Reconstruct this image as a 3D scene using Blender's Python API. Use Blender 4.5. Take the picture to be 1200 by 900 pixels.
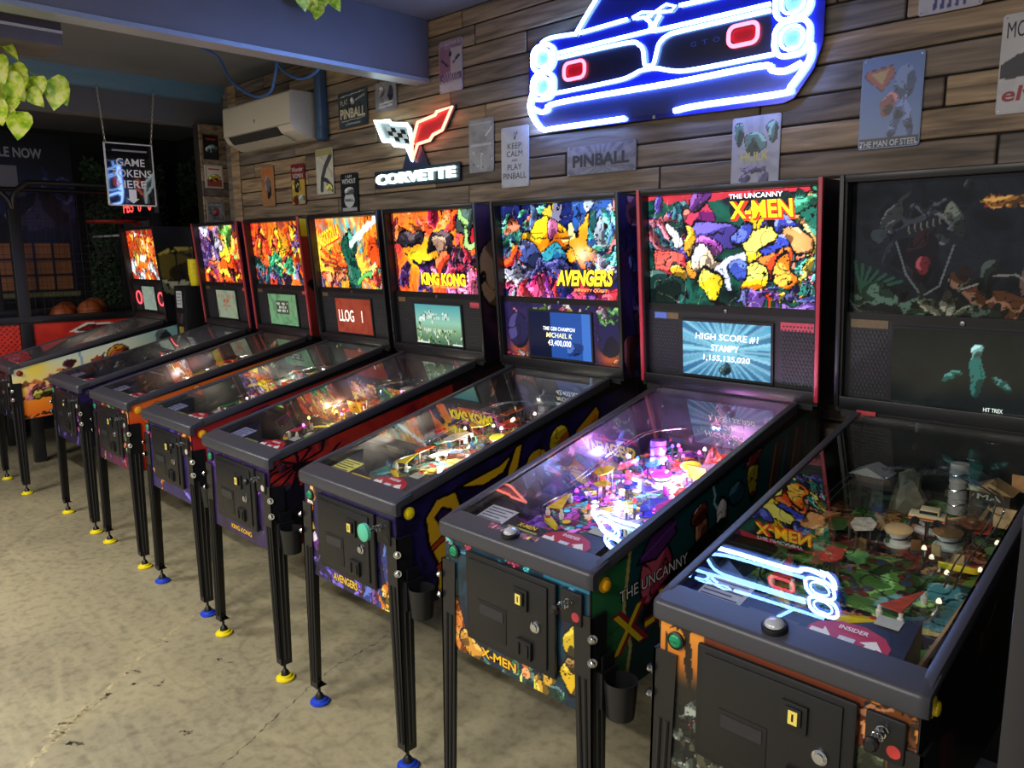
import bpy, bmesh, math, random
import numpy as np
from mathutils import Matrix, Vector

for o in list(bpy.data.objects):
    bpy.data.objects.remove(o)
S = bpy.context.scene
COL = S.collection
R = math.radians

# ------------------------------------------------------------------ camera
CAM = Vector((7.916, -1.4437, 1.7414))
yaw, pit, rol, fpx = 0.7812, -0.1677, -0.0089, 915.8
fw = Vector((-math.sin(yaw) * math.cos(pit), math.cos(yaw) * math.cos(pit), math.sin(pit)))
rt0 = Vector((math.cos(yaw), math.sin(yaw), 0))
up0 = rt0.cross(fw)
rt = rt0 * math.cos(rol) + up0 * math.sin(rol)
up = -rt0 * math.sin(rol) + up0 * math.cos(rol)
cd = bpy.data.cameras.new('camera')
cd.sensor_width = 36
cd.lens = fpx / 1200 * 36
cd.clip_start = 0.05
cam = bpy.data.objects.new('camera', cd)
COL.objects.link(cam)
cam.matrix_world = Matrix(((rt.x, up.x, -fw.x, CAM.x), (rt.y, up.y, -fw.y, CAM.y), (rt.z, up.z, -fw.z, CAM.z), (0, 0, 0, 1)))
S.camera = cam

# ------------------------------------------------------------------ world, exposure
w = bpy.data.worlds.new('world')
S.world = w
w.use_nodes = True
w.node_tree.nodes['Background'].inputs[0].default_value = (0.50, 0.50, 0.54, 1)
w.node_tree.nodes['Background'].inputs[1].default_value = 0.70
S.view_settings.view_transform = 'Standard'
S.view_settings.look = 'None'
S.view_settings.exposure = 0.0
S.view_settings.gamma = 1.0
S.view_settings.use_curve_mapping = False

# ceiling battens that light the room (the lamps themselves are built further down)
BATTEN_POWER = 128.0
BATTEN_COLOR = (1.0, 0.95, 0.86)
BATTENS = [(2.6, -2.3), (5.0, -2.6), (7.2, -3.0)]

# ------------------------------------------------------------------ colour and materials
def hx(s):
    return tuple(int(s[i:i + 2], 16) / 255 for i in (0, 2, 4))
def lin(c):
    return tuple((x / 12.92 if x <= 0.04045 else ((x + 0.055) / 1.055) ** 2.4) for x in c)
def C(c):
    return lin(hx(c)) if isinstance(c, str) else lin(c)
MATS = {}
def nt(name):
    m = bpy.data.materials.new(name)
    m.use_nodes = True
    return m, m.node_tree, m.node_tree.nodes['Principled BSDF']
def P(col, rough=0.5, metal=0.0, emit=0.0, noise=0.12, bump=0.0, scale=60, ecol=None, coat=0.0):
    key = ('P', col, rough, metal, emit, noise, bump, scale, ecol, coat)
    if key in MATS:
        return MATS[key]
    m, t, b = nt('surface_%d' % len(MATS))
    c = C(col)
    b.inputs['Roughness'].default_value = rough
    b.inputs['Metallic'].default_value = metal
    b.inputs['Coat Weight'].default_value = coat
    n = t.nodes.new('ShaderNodeTexNoise')
    n.inputs['Scale'].default_value = scale
    n.inputs['Detail'].default_value = 3
    tc = t.nodes.new('ShaderNodeTexCoord')
    t.links.new(tc.outputs['Object'], n.inputs['Vector'])
    mr = t.nodes.new('ShaderNodeMapRange')
    mr.inputs[3].default_value = 1 - noise
    mr.inputs[4].default_value = 1 + noise
    t.links.new(n.outputs['Fac'], mr.inputs[0])
    mx = t.nodes.new('ShaderNodeMix')
    mx.data_type = 'RGBA'
    mx.blend_type = 'MULTIPLY'
    mx.inputs[0].default_value = 1
    mx.inputs[6].default_value = (*c, 1)
    t.links.new(mr.outputs[0], mx.inputs[7])
    t.links.new(mx.outputs[2], b.inputs['Base Color'])
    if bump:
        bp = t.nodes.new('ShaderNodeBump')
        bp.inputs['Strength'].default_value = bump
        bp.inputs['Distance'].default_value = 0.004
        t.links.new(n.outputs['Fac'], bp.inputs['Height'])
        t.links.new(bp.outputs[0], b.inputs['Normal'])
    if emit:
        b.inputs['Emission Color'].default_value = (*(C(ecol) if ecol else c), 1)
        b.inputs['Emission Strength'].default_value = emit
    MATS[key] = m
    return m
def PAINT(rough=0.35, emit=0.0, base=1.0):
    """printed art: colour comes from the mesh's own colour attribute"""
    key = ('paint', rough, emit, base)
    if key in MATS:
        return MATS[key]
    m, t, b = nt('printed_art_%d' % len(MATS))
    a = t.nodes.new('ShaderNodeVertexColor')
    a.layer_name = 'paint'
    mx = t.nodes.new('ShaderNodeMix')
    mx.data_type = 'RGBA'
    mx.blend_type = 'MULTIPLY'
    mx.inputs[0].default_value = 1
    mx.inputs[7].default_value = (base, base, base, 1)
    t.links.new(a.outputs[0], mx.inputs[6])
    t.links.new(mx.outputs[2], b.inputs['Base Color'])
    b.inputs['Roughness'].default_value = rough
    if emit:
        t.links.new(a.outputs[0], b.inputs['Emission Color'])
        b.inputs['Emission Strength'].default_value = emit
    MATS[key] = m
    return m
def GLASS(tint=(1, 1, 1), ior=1.5, rough=0.0, extra=0.0):
    """a thin clear pane: see-through with a mirror reflection that grows at glancing angles"""
    key = ('glass', tint, ior, rough, extra)
    if key in MATS:
        return MATS[key]
    m = bpy.data.materials.new('clear_pane_%d' % len(MATS))
    m.use_nodes = True
    t = m.node_tree
    t.nodes.clear()
    o = t.nodes.new('ShaderNodeOutputMaterial')
    tr = t.nodes.new('ShaderNodeBsdfTransparent')
    tr.inputs[0].default_value = (*tint, 1)
    gl = t.nodes.new('ShaderNodeBsdfGlossy')
    gl.inputs['Roughness'].default_value = rough
    fr = t.nodes.new('ShaderNodeFresnel')
    ge = t.nodes.new('ShaderNodeNewGeometry')
    im = t.nodes.new('ShaderNodeMapRange')       # the node inverts the index on back faces: hand it the inverse there
    im.inputs[3].default_value = ior
    im.inputs[4].default_value = 1.0 / ior
    t.links.new(ge.outputs['Backfacing'], im.inputs[0])
    t.links.new(im.outputs[0], fr.inputs[0])
    # both faces of the pane reflect: 2r / (1 + r)
    a1 = t.nodes.new('ShaderNodeMath')
    a1.operation = 'ADD'
    a1.inputs[1].default_value = 1.0
    a2 = t.nodes.new('ShaderNodeMath')
    a2.operation = 'DIVIDE'
    ad = t.nodes.new('ShaderNodeMath')
    ad.operation = 'MULTIPLY_ADD'
    ad.inputs[1].default_value = 2.0
    ad.inputs[2].default_value = extra
    ad.use_clamp = True
    mx = t.nodes.new('ShaderNodeMixShader')
    t.links.new(fr.outputs[0], a1.inputs[0])
    t.links.new(fr.outputs[0], a2.inputs[0])
    t.links.new(a1.outputs[0], a2.inputs[1])
    t.links.new(a2.outputs[0], ad.inputs[0])
    t.links.new(ad.outputs[0], mx.inputs[0])
    t.links.new(tr.outputs[0], mx.inputs[1])
    t.links.new(gl.outputs[0], mx.inputs[2])
    t.links.new(mx.outputs[0], o.inputs[0])
    MATS[key] = m
    return m
def GLOW(col, s):
    key = ('glow', col, s)
    if key in MATS:
        return MATS[key]
    m = bpy.data.materials.new('glow_%d' % len(MATS))
    m.use_nodes = True
    t = m.node_tree
    t.nodes.clear()
    o = t.nodes.new('ShaderNodeOutputMaterial')
    e = t.nodes.new('ShaderNodeEmission')
    e.inputs[0].default_value = (*(C(col) if isinstance(col, str) else col), 1)
    e.inputs[1].default_value = s
    t.links.new(e.outputs[0], o.inputs[0])
    MATS[key] = m
    return m
BLACK = P('111114', 0.42, noise=0.2)
SATIN = P('3a3a42', 0.38, noise=0.15, bump=0.12, scale=900)
DARK = P('0c0c0f', 0.6)
CHROME = P('c9ccd0', 0.14, 1.0)
STEEL = P('8d9096', 0.3, 1.0)
WHITE = P('e8e6df', 0.45)
RUBBER = P('d8d4c8', 0.7)

# ------------------------------------------------------------------ mesh builder
class MB:
    def __init__(s):
        s.v, s.f = [], []
    def add(s, vs, fs):
        k = len(s.v)
        s.v += [tuple(p) for p in vs]
        s.f += [tuple(i + k for i in f) for f in fs]
        return s
    def box(s, x0, x1, y0, y1, z0, z1):
        return s.add([(x0, y0, z0), (x1, y0, z0), (x1, y1, z0), (x0, y1, z0), (x0, y0, z1), (x1, y0, z1), (x1, y1, z1), (x0, y1, z1)],
                     [(0, 3, 2, 1), (4, 5, 6, 7), (0, 1, 5, 4), (1, 2, 6, 5), (2, 3, 7, 6), (3, 0, 4, 7)])
    def prism(s, poly, lo, hi, ax):
        """polygon extruded along axis: ax 'x' poly=(y,z); 'y' poly=(x,z); 'z' poly=(x,y)"""
        def pt(a, b, c):
            return {'x': (c, a, b), 'y': (a, c, b), 'z': (a, b, c)}[ax]
        n = len(poly)
        vs = [pt(a, b, lo) for a, b in poly] + [pt(a, b, hi) for a, b in poly]
        fs = [tuple(range(n))[::-1], tuple(range(n, 2 * n))] + [(i, (i + 1) % n, n + (i + 1) % n, n + i) for i in range(n)]
        return s.add(vs, fs)
    def lathe(s, p, axis, prof, n=16, close=True):
        """prof: list of (distance along axis, radius) from point p"""
        p = Vector(p); a = Vector(axis).normalized()
        q = a.orthogonal().normalized(); r = a.cross(q)
        vs, fs = [], []
        for d, rad in prof:
            for i in range(n):
                t = 2 * math.pi * i / n
                vs.append(p + a * d + (q * math.cos(t) + r * math.sin(t)) * rad)
        m = len(prof)
        for j in range(m - 1):
            for i in range(n):
                k = (i + 1) % n
                fs.append((j * n + i, j * n + k, (j + 1) * n + k, (j + 1) * n + i))
        if close:
            fs.append(tuple(range(n))[::-1])
            fs.append(tuple(range((m - 1) * n, m * n)))
        return s.add(vs, fs)
    def cyl(s, p0, p1, r0, r1=None, n=14):
        d = Vector(p1) - Vector(p0)
        return s.lathe(p0, d, [(0, r0), (d.length, r0 if r1 is None else r1)], n)
    def dome(s, p, axis, r, h=None, n=14, m=5):
        h = r if h is None else h
        return s.lathe(p, axis, [(h * math.sin(math.pi / 2 * i / m), max(r * math.cos(math.pi / 2 * i / m), r * 0.03)) for i in range(m + 1)], n)
    def ball(s, c, r, n=16, m=10):
        c = Vector(c)
        return s.lathe(c - Vector((0, 0, r)), (0, 0, 1), [(r - r * math.cos(math.pi * i / m), max(r * math.sin(math.pi * i / m), r * 0.02)) for i in range(m + 1)], n)
    def tube(s, path, r, n=8, closed=False):
        pts = [Vector(p) for p in path]
        k = len(pts)
        vs, fs = [], []
        nrm = None
        for i, p in enumerate(pts):
            a = pts[(i - 1) % k] if (closed or i) else p
            b = pts[(i + 1) % k] if (closed or i < k - 1) else p
            d = (b - a).normalized()
            if nrm is None:
                nrm = d.orthogonal().normalized()
            nrm = (nrm - d * nrm.dot(d))
            nrm = nrm.normalized() if nrm.length > 1e-6 else d.orthogonal().normalized()
            bn = d.cross(nrm)
            for j in range(n):
                t = 2 * math.pi * j / n
                vs.append(p + (nrm * math.cos(t) + bn * math.sin(t)) * r)
        for i in range(k if closed else k - 1):
            i2 = (i + 1) % k
            for j in range(n):
                j2 = (j + 1) % n
                fs.append((i * n + j, i * n + j2, i2 * n + j2, i2 * n + j))
        if not closed:
            fs.append(tuple(range(n))[::-1])
            fs.append(tuple(range((k - 1) * n, k * n)))
        return s.add(vs, fs)
    def mesh(s, name, bevel=0.0, seg=2, smooth=True):
        me = bpy.data.meshes.new(name)
        me.from_pydata(s.v, [], s.f)
        bm = bmesh.new()
        bm.from_mesh(me)
        bmesh.ops.recalc_face_normals(bm, faces=bm.faces)
        if bevel:
            ed = [e for e in bm.edges if len(e.link_faces) == 2 and e.calc_face_angle(0) > 0.5]
            bmesh.ops.bevel(bm, geom=ed, offset=bevel, segments=seg, profile=0.5, affect='EDGES', clamp_overlap=True)
        bm.to_mesh(me)
        bm.free()
        if smooth:
            me.polygons.foreach_set('use_smooth', [True] * len(me.polygons))
            me.set_sharp_from_angle(angle=R(35))
        return me

def link(name, me, mat, parent=None, loc=(0, 0, 0), rot=(0, 0, 0), scale=None):
    if me is not None and mat is not None:
        if not me.materials:
            me.materials.append(mat)
    o = bpy.data.objects.new(name, me)
    COL.objects.link(o)
    if me is not None and mat is not None and me.materials[0] != mat:
        o.material_slots[0].link = 'OBJECT'
        o.material_slots[0].material = mat
    o.location = loc
    o.rotation_euler = rot
    if scale:
        o.scale = scale
    if parent:
        o.parent = parent
    return o
def put(name, mb, mat, parent=None, bevel=0.0, seg=2, smooth=True, **k):
    return link(name, mb.mesh(name, bevel, seg, smooth), mat, parent, **k)
CACHE = {}
def shared(name, key, fn, mat, parent=None, bevel=0.0, **k):
    if key not in CACHE:
        CACHE[key] = fn().mesh(name, bevel)
    return link(name, CACHE[key], mat, parent, **k)
def tag(o, label, cat, group=None, kind=None):
    o['label'] = label
    o['category'] = cat
    if group:
        o['group'] = group
    if kind:
        o['kind'] = kind
    return o
def struct(o, label=None, cat=None):
    o['kind'] = 'structure'
    if label:
        o['label'] = label
    if cat:
        o['category'] = cat
    return o
def thing(name, label, cat, loc=(0, 0, 0), rotz=0, group=None):
    o = bpy.data.objects.new(name, None)
    COL.objects.link(o)
    o.empty_display_size = 0.1
    o.location = loc
    o.rotation_euler = (0, 0, rotz)
    return tag(o, label, cat, group)

def curve_path(pts, n=8):
    """smooth path through control points (Catmull-Rom)"""
    out = []
    P_ = [pts[0]] + list(pts) + [pts[-1]]
    for i in range(1, len(P_) - 2):
        p0, p1, p2, p3 = [np.array(q, float) for q in P_[i - 1:i + 3]]
        for k in range(n):
            s_ = k / n
            out.append(tuple(0.5 * ((2 * p1) + (-p0 + p2) * s_ + (2 * p0 - 5 * p1 + 4 * p2 - p3) * s_ ** 2 + (-p0 + 3 * p1 - 3 * p2 + p3) * s_ ** 3)))
    out.append(tuple(pts[-1]))
    return out

# ------------------------------------------------------------------ lettering
FR_Y = Matrix(((1, 0, 0), (0, 0, -1), (0, 1, 0)))       # print facing -y: text x -> x, text y -> z
FR_X = Matrix(((0, 0, 1), (1, 0, 0), (0, 1, 0)))        # print facing +x: text x -> y, text y -> z
FR_Z = Matrix(((1, 0, 0), (0, 1, 0), (0, 0, 1)))        # print facing up
def text(name, body, at, wd, ht, mat, parent, fr=FR_Y, bold=0.0, shear=0.0, ext=0.0, rot=0.0, lift=0.0012):
    """lettering fitted into wd x ht (ht None keeps the font's shape), centred at `at`"""
    cu = bpy.data.curves.new(name, 'FONT')
    cu.body = body
    cu.align_x = 'CENTER'
    cu.offset = bold
    cu.shear = shear
    cu.resolution_u = 3
    cu.space_line = 0.85
    tmp = bpy.data.objects.new(name, cu)
    me = bpy.data.meshes.new_from_object(tmp)
    bpy.data.objects.remove(tmp)
    bpy.data.curves.remove(cu)
    n = len(me.vertices)
    a = np.zeros(n * 3)
    me.vertices.foreach_get('co', a)
    a = a.reshape(-1, 3)
    lo, hi = a.min(0), a.max(0)
    sx = wd / max(hi[0] - lo[0], 1e-6)
    sy = sx if ht is None else ht / max(hi[1] - lo[1], 1e-6)
    a[:, 0] = (a[:, 0] - (lo[0] + hi[0]) / 2) * sx
    a[:, 1] = (a[:, 1] - (lo[1] + hi[1]) / 2) * sy
    a[:, 2] = lift
    c, s_ = math.cos(rot), math.sin(rot)
    b = a.copy()
    b[:, 0] = a[:, 0] * c - a[:, 1] * s_
    b[:, 1] = a[:, 0] * s_ + a[:, 1] * c
    b = b @ np.array(fr.to_3x3()).T + np.array(at)
    me.vertices.foreach_set('co', b.ravel())
    me.name = name
    if ext:
        bm = bmesh.new()
        bm.from_mesh(me)
        g = bmesh.ops.extrude_face_region(bm, geom=bm.faces[:])
        nv = np.array(fr.to_3x3())[:, 2] * ext
        bmesh.ops.translate(bm, verts=[v for v in g['geom'] if isinstance(v, bmesh.types.BMVert)], vec=Vector(nv))
        bmesh.ops.recalc_face_normals(bm, faces=bm.faces)
        bm.to_mesh(me)
        bm.free()
    me.materials.clear()
    return link(name, me, mat, parent)

# ------------------------------------------------------------------ painted print
_lat = {}
def vn(X, Y, seed):
    if seed not in _lat:
        _lat[seed] = np.random.RandomState(seed).rand(64, 64)
    L = _lat[seed]
    xi = np.floor(X).astype(int); yi = np.floor(Y).astype(int)
    fx = X - xi; fy = Y - yi
    fx = fx * fx * (3 - 2 * fx); fy = fy * fy * (3 - 2 * fy)
    x0, x1, y0, y1 = xi % 64, (xi + 1) % 64, yi % 64, (yi + 1) % 64
    return (L[y0, x0] * (1 - fx) + L[y0, x1] * fx) * (1 - fy) + (L[y1, x0] * (1 - fx) + L[y1, x1] * fx) * fy
def fb(X, Y, fr, seed, o=3):
    r = 0; a = 0.5; t = 0
    for i in range(o):
        r = r + a * vn(X * fr + i * 7.3, Y * fr + i * 3.1, seed + i)
        t += a; a *= 0.5; fr *= 2.1
    return r / t
class Cv:
    """a small painted canvas; x runs 0..asp, y runs 0..1 (bottom to top); blob positions are given 0..1 both ways"""
    def __init__(s, wd, ht, px, bg='000000', seed=1):
        s.asp = wd / ht
        s.h = max(6, int(ht / px)); s.w = max(6, int(wd / px))
        s.X, s.Y = np.meshgrid(np.linspace(0, s.asp, s.w), np.linspace(0, 1, s.h))
        s.a = np.empty((s.h, s.w, 3)); s.a[:] = hx(bg)
        s.seed = seed * 17
        s.rs = np.random.RandomState(seed)
    def ns(s):
        s.seed += 5
        return s.seed % 900
    def wash(s, cols, fr=3, warp=0.6):
        n = fb(s.X, s.Y, fr, s.ns())
        n2 = fb(s.X + n * warp, s.Y - n * warp, fr * 1.6, s.ns(), 4)
        t = np.clip((n2 - 0.25) * 2, 0, 0.999) * (len(cols) - 1)
        c = np.array([hx(q) for q in cols] + [hx(cols[-1])])
        i = t.astype(int); f = (t - i)[..., None]
        s.a = c[i] * (1 - f) + c[i + 1] * f
        return s
    def vgrad(s, stops):
        ys = [q[0] for q in stops]
        c = np.array([hx(q[1]) for q in stops])
        for k in range(3):
            s.a[..., k] = np.interp(s.Y, ys, c[:, k])
        return s
    def put(s, m, col, al=1.0):
        m = np.clip(m, 0, 1)[..., None] * al
        s.a = s.a * (1 - m) + np.array(hx(col) if isinstance(col, str) else col) * m
    def glow(s, cx, cy, r, col, al=0.9):
        d = np.hypot(s.X - cx * s.asp, s.Y - cy) / r
        s.put(np.exp(-d * d * 1.6), col, al)
    def blob(s, cx, cy, rx, ry, col, rot=0, wob=0.35, ink=0.014, shade=True, spike=0, nsp=9, line=0.016, hi=None, lo=None, fr=None):
        du = s.X - cx * s.asp; dv = s.Y - cy
        c, q = math.cos(rot), math.sin(rot)
        a, b = (du * c + dv * q) / rx, (-du * q + dv * c) / ry
        q_ = fr or 0.75 / max(min(rx, ry), 0.03)
        n = fb(s.X, s.Y, q_, s.ns(), 1)
        if wob > 0.2:
            a = a + (fb(s.X, s.Y, q_ * 0.8, s.ns(), 1) - 0.5) * 2.2 * wob
            b = b + (fb(s.X, s.Y, q_ * 0.8, s.ns(), 1) - 0.5) * 2.2 * wob
        r = np.hypot(a, b)
        r2 = r * (1 + wob * 1.2 * (n - 0.5))
        if spike:
            th = np.arctan2(b, a)
            r2 = r2 * (1 + spike * (0.5 + 0.5 * np.cos(th * nsp + n * 5)))
        s_ = min(rx, ry)
        base = np.array(hx(col))
        if ink:
            s.put((r2 < 1 + ink / s_).astype(float), (0.03, 0.02, 0.05))
        m = r2 < 1
        s.put(m.astype(float), tuple(base))
        if shade:
            k = -a * 0.4 + b * 0.7 + (n - 0.5) * 1.6
            s.put((m & (k > 0.35)).astype(float), hx(hi) if hi else tuple(np.minimum(base * 1.25 + 0.18, 1)))
            s.put((m & (k < -0.4)).astype(float), hx(lo) if lo else tuple(base * 0.5))
            if line:
                l = fb(s.X, s.Y, 1.1 / max(s_, 0.04), s.ns(), 2)
                s.put((m & (abs(l - 0.5) < line)).astype(float), (0.05, 0.03, 0.06))
        return s
    def crowd(s, n, cols, x0, x1, y0, y1, r0, r1, ink=0.01):
        for i in range(n):
            r = s.rs.uniform(r0, r1)
            k = s.rs.uniform(1.0, 2.6)
            s.blob(s.rs.uniform(x0, x1), s.rs.uniform(y0, y1), r * k ** 0.6, r / k ** 0.6, cols[s.rs.randint(len(cols))], s.rs.uniform(0, 3), ink=ink * 0.5, wob=0.75, line=0.018)
        return s
    def stroke(s, pts, wd, col, ink=0.0, al=1.0):
        d = np.full(s.X.shape, 9.0)
        for (x0, y0), (x1, y1) in zip(pts[:-1], pts[1:]):
            x0 *= s.asp; x1 *= s.asp
            vx, vy = x1 - x0, y1 - y0
            t = np.clip(((s.X - x0) * vx + (s.Y - y0) * vy) / max(vx * vx + vy * vy, 1e-9), 0, 1)
            d = np.minimum(d, np.hypot(s.X - x0 - t * vx, s.Y - y0 - t * vy))
        if ink:
            s.put((d < wd + ink).astype(float), (0.03, 0.02, 0.05))
        s.put((d < wd).astype(float), col, al)
        return s
    def rays(s, cx, cy, n, col, al=0.5, r0=0.0, r1=9, duty=0.0):
        th = np.arctan2(s.Y - cy, s.X - cx * s.asp)
        r = np.hypot(s.X - cx * s.asp, s.Y - cy)
        s.put(((np.cos(th * n) > duty) & (r > r0) & (r < r1)).astype(float), col, al)
        return s
    def rect(s, x0, x1, y0, y1, col, al=1.0):
        u = s.X / s.asp
        s.put(((u >= x0) & (u <= x1) & (s.Y >= y0) & (s.Y <= y1)).astype(float), col, al)
        return s
    def poly(s, pts, col, ink=0.0):
        ins = np.zeros(s.X.shape, bool)
        n = len(pts)
        for i in range(n):
            x0, y0 = pts[i][0] * s.asp, pts[i][1]; x1, y1 = pts[(i + 1) % n][0] * s.asp, pts[(i + 1) % n][1]
            if abs(y1 - y0) < 1e-9:
                continue
            c = ((y0 > s.Y) != (y1 > s.Y)) & (s.X < (x1 - x0) * (s.Y - y0) / (y1 - y0) + x0)
            ins ^= c
        s.put(ins.astype(float), col)
        if ink:
            s.stroke(pts + [pts[0]], ink, (0.04, 0.03, 0.05))
        return s
    def swirl(s, amp=0.05, fr=5):
        dx = (fb(s.X, s.Y, fr, s.ns(), 1) - 0.5) * 2 * amp
        dy = (fb(s.X, s.Y, fr, s.ns(), 1) - 0.5) * 2 * amp
        ix = np.clip(((s.X + dx) / s.asp * (s.w - 1)).round().astype(int), 0, s.w - 1)
        iy = np.clip(((s.Y + dy) * (s.h - 1)).round().astype(int), 0, s.h - 1)
        s.a = s.a[iy, ix]
        return s
    def detail(s, fr=9, dark=0.7, light=0.45, th=0.018, lcol='fff4d8'):
        l = fb(s.X, s.Y, fr, s.ns(), 1)
        l2 = fb(s.X, s.Y, fr * 1.3, s.ns(), 1)
        s.put((abs(l - 0.52) < th).astype(float), (0.04, 0.02, 0.06), dark)
        s.put((abs(l2 - 0.5) < th * 0.8).astype(float), lcol, light)
        t = fb(s.X, s.Y, fr * 0.7, s.ns(), 3)
        s.a = np.clip(s.a * (0.72 + 0.56 * t)[..., None], 0, 1)
        return s
    def grain(s, am=0.1, fr=25):
        n = fb(s.X, s.Y, fr, s.ns(), 2)
        s.a = np.clip(s.a * (1 + (n - 0.5)[..., None] * 2 * am), 0, 1)
        return s
def panel(name, cv, q, mat, parent):
    """canvas as a fine grid between four corners: lower-left, lower-right, upper-right, upper-left"""
    q = np.array(q, float)
    u = np.linspace(0, 1, cv.w); v = np.linspace(0, 1, cv.h)
    U, V = np.meshgrid(u, v)
    U = U[..., None]; V = V[..., None]
    p = (q[0] * (1 - U) + q[1] * U) * (1 - V) + (q[3] * (1 - U) + q[2] * U) * V
    w_, h_ = cv.w, cv.h
    i = np.arange((h_ - 1) * (w_ - 1))
    r, c = i // (w_ - 1), i % (w_ - 1)
    k = r * w_ + c
    f = np.stack([k, k + 1, k + w_ + 1, k + w_], 1)
    me = bpy.data.meshes.new(name)
    me.vertices.add(w_ * h_)
    me.vertices.foreach_set('co', p.astype(np.float32).ravel())
    me.loops.add(f.size)
    me.loops.foreach_set('vertex_index', f.ravel().astype(np.int32))
    me.polygons.add(len(f))
    me.polygons.foreach_set('loop_start', (np.arange(len(f)) * 4).astype(np.int32))
    me.update(calc_edges=True)
    at = me.color_attributes.new('paint', 'FLOAT_COLOR', 'POINT')
    a = np.clip(cv.a, 0, 1)
    a = np.where(a <= 0.04045, a / 12.92, ((a + 0.055) / 1.055) ** 2.4)
    rgba = np.concatenate([a.reshape(-1, 3), np.ones((w_ * h_, 1))], 1)
    at.data.foreach_set('color', rgba.astype(np.float32).ravel())
    return link(name, me, mat, parent)

# ================================================================== THE ROOM
WY = 1.42            # face of the plank wall
CZ = 2.97            # ceiling height
def concrete():
    m, t, b = nt('worn_concrete')
    tc = t.nodes.new('ShaderNodeTexCoord')
    def noise(sc, det=4, dist=0.0, vec=None):
        n = t.nodes.new('ShaderNodeTexNoise')
        n.inputs['Scale'].default_value = sc
        n.inputs['Detail'].default_value = det
        n.inputs['Distortion'].default_value = dist
        t.links.new(vec or tc.outputs['Object'], n.inputs['Vector'])
        return n
    def ramp(fac, st):
        r = t.nodes.new('ShaderNodeValToRGB')
        el = r.color_ramp.elements
        while len(el) < len(st):
            el.new(0.5)
        for e, (p, c) in zip(el, st):
            e.position = p
            e.color = (*C(c), 1)
        t.links.new(fac, r.inputs[0])
        return r
    def mix(a, b_, fac, mode='MIX'):
        x = t.nodes.new('ShaderNodeMix')
        x.data_type = 'RGBA'
        x.blend_type = mode
        if isinstance(fac, float):
            x.inputs[0].default_value = fac
        else:
            t.links.new(fac, x.inputs[0])
        t.links.new(a, x.inputs[6])
        t.links.new(b_, x.inputs[7])
        return x.outputs[2]
    base = ramp(noise(0.9, 6, 0.8).outputs['Fac'], [(0.3, '837c68'), (0.5, '938b72'), (0.7, 'a0977b')])
    fine = ramp(noise(22, 5).outputs['Fac'], [(0.3, 'c8c8c8'), (0.55, 'ffffff'), (0.75, 'e4e4e4')])
    c1 = mix(base.outputs[0], fine.outputs[0], 0.8, 'MULTIPLY')
    # pale scuffed streaks
    mp = t.nodes.new('ShaderNodeMapping')
    mp.inputs['Rotation'].default_value = (0, 0, 0.55)
    mp.inputs['Scale'].default_value = (0.45, 2.2, 1)
    t.links.new(tc.outputs['Object'], mp.inputs[0])
    st = ramp(noise(1.6, 7, 1.2, mp.outputs[0]).outputs['Fac'], [(0.50, '000000'), (0.56, '7a7a7a'), (0.60, '000000'), (1.0, '000000')])
    pale = t.nodes.new('ShaderNodeRGB')
    pale.outputs[0].default_value = (*C('b3a987'), 1)
    sf = t.nodes.new('ShaderNodeRGBToBW')
    t.links.new(st.outputs[0], sf.inputs[0])
    c2 = mix(c1, pale.outputs[0], sf.outputs[0])
    # dark stains
    ds = ramp(noise(5.5, 4, 0.5).outputs['Fac'], [(0.0, '000000'), (0.64, '000000'), (0.72, '6a6a6a'), (1, '707070')])
    df = t.nodes.new('ShaderNodeRGBToBW')
    t.links.new(ds.outputs[0], df.inputs[0])
    dk = t.nodes.new('ShaderNodeRGB')
    dk.outputs[0].default_value = (*C('5e5747'), 1)
    c3 = mix(c2, dk.outputs[0], df.outputs[0])
    # a few dark crack lines
    vo = t.nodes.new('ShaderNodeTexVoronoi')
    vo.feature = 'DISTANCE_TO_EDGE'
    vo.inputs['Scale'].default_value = 0.55
    wn = noise(2.5, 5)
    vx = t.nodes.new('ShaderNodeVectorMath')
    vx.operation = 'MULTIPLY_ADD'
    vx.inputs[1].default_value = (0.35, 0.35, 0)
    t.links.new(wn.outputs['Color'], vx.inputs[0])
    t.links.new(tc.outputs['Object'], vx.inputs[2])
    t.links.new(vx.outputs[0], vo.inputs['Vector'])
    cr = ramp(vo.outputs['Distance'], [(0.0, '909090'), (0.004, '707070'), (0.010, '000000'), (1, '000000')])
    cf = t.nodes.new('ShaderNodeRGBToBW')
    t.links.new(cr.outputs[0], cf.inputs[0])
    c4 = mix(c3, dk.outputs[0], cf.outputs[0])
    t.links.new(c4, b.inputs['Base Color'])
    rr = t.nodes.new('ShaderNodeMapRange')
    rr.inputs[3].default_value = 0.35
    rr.inputs[4].default_value = 0.62
    t.links.new(noise(3.0).outputs['Fac'], rr.inputs[0])
    t.links.new(rr.outputs[0], b.inputs['Roughness'])
    bp = t.nodes.new('ShaderNodeBump')
    bp.inputs['Strength'].default_value = 0.12
    bp.inputs['Distance'].default_value = 0.005
    t.links.new(noise(40, 5).outputs['Fac'], bp.inputs['Height'])
    t.links.new(bp.outputs[0], b.inputs['Normal'])
    return m
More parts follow.
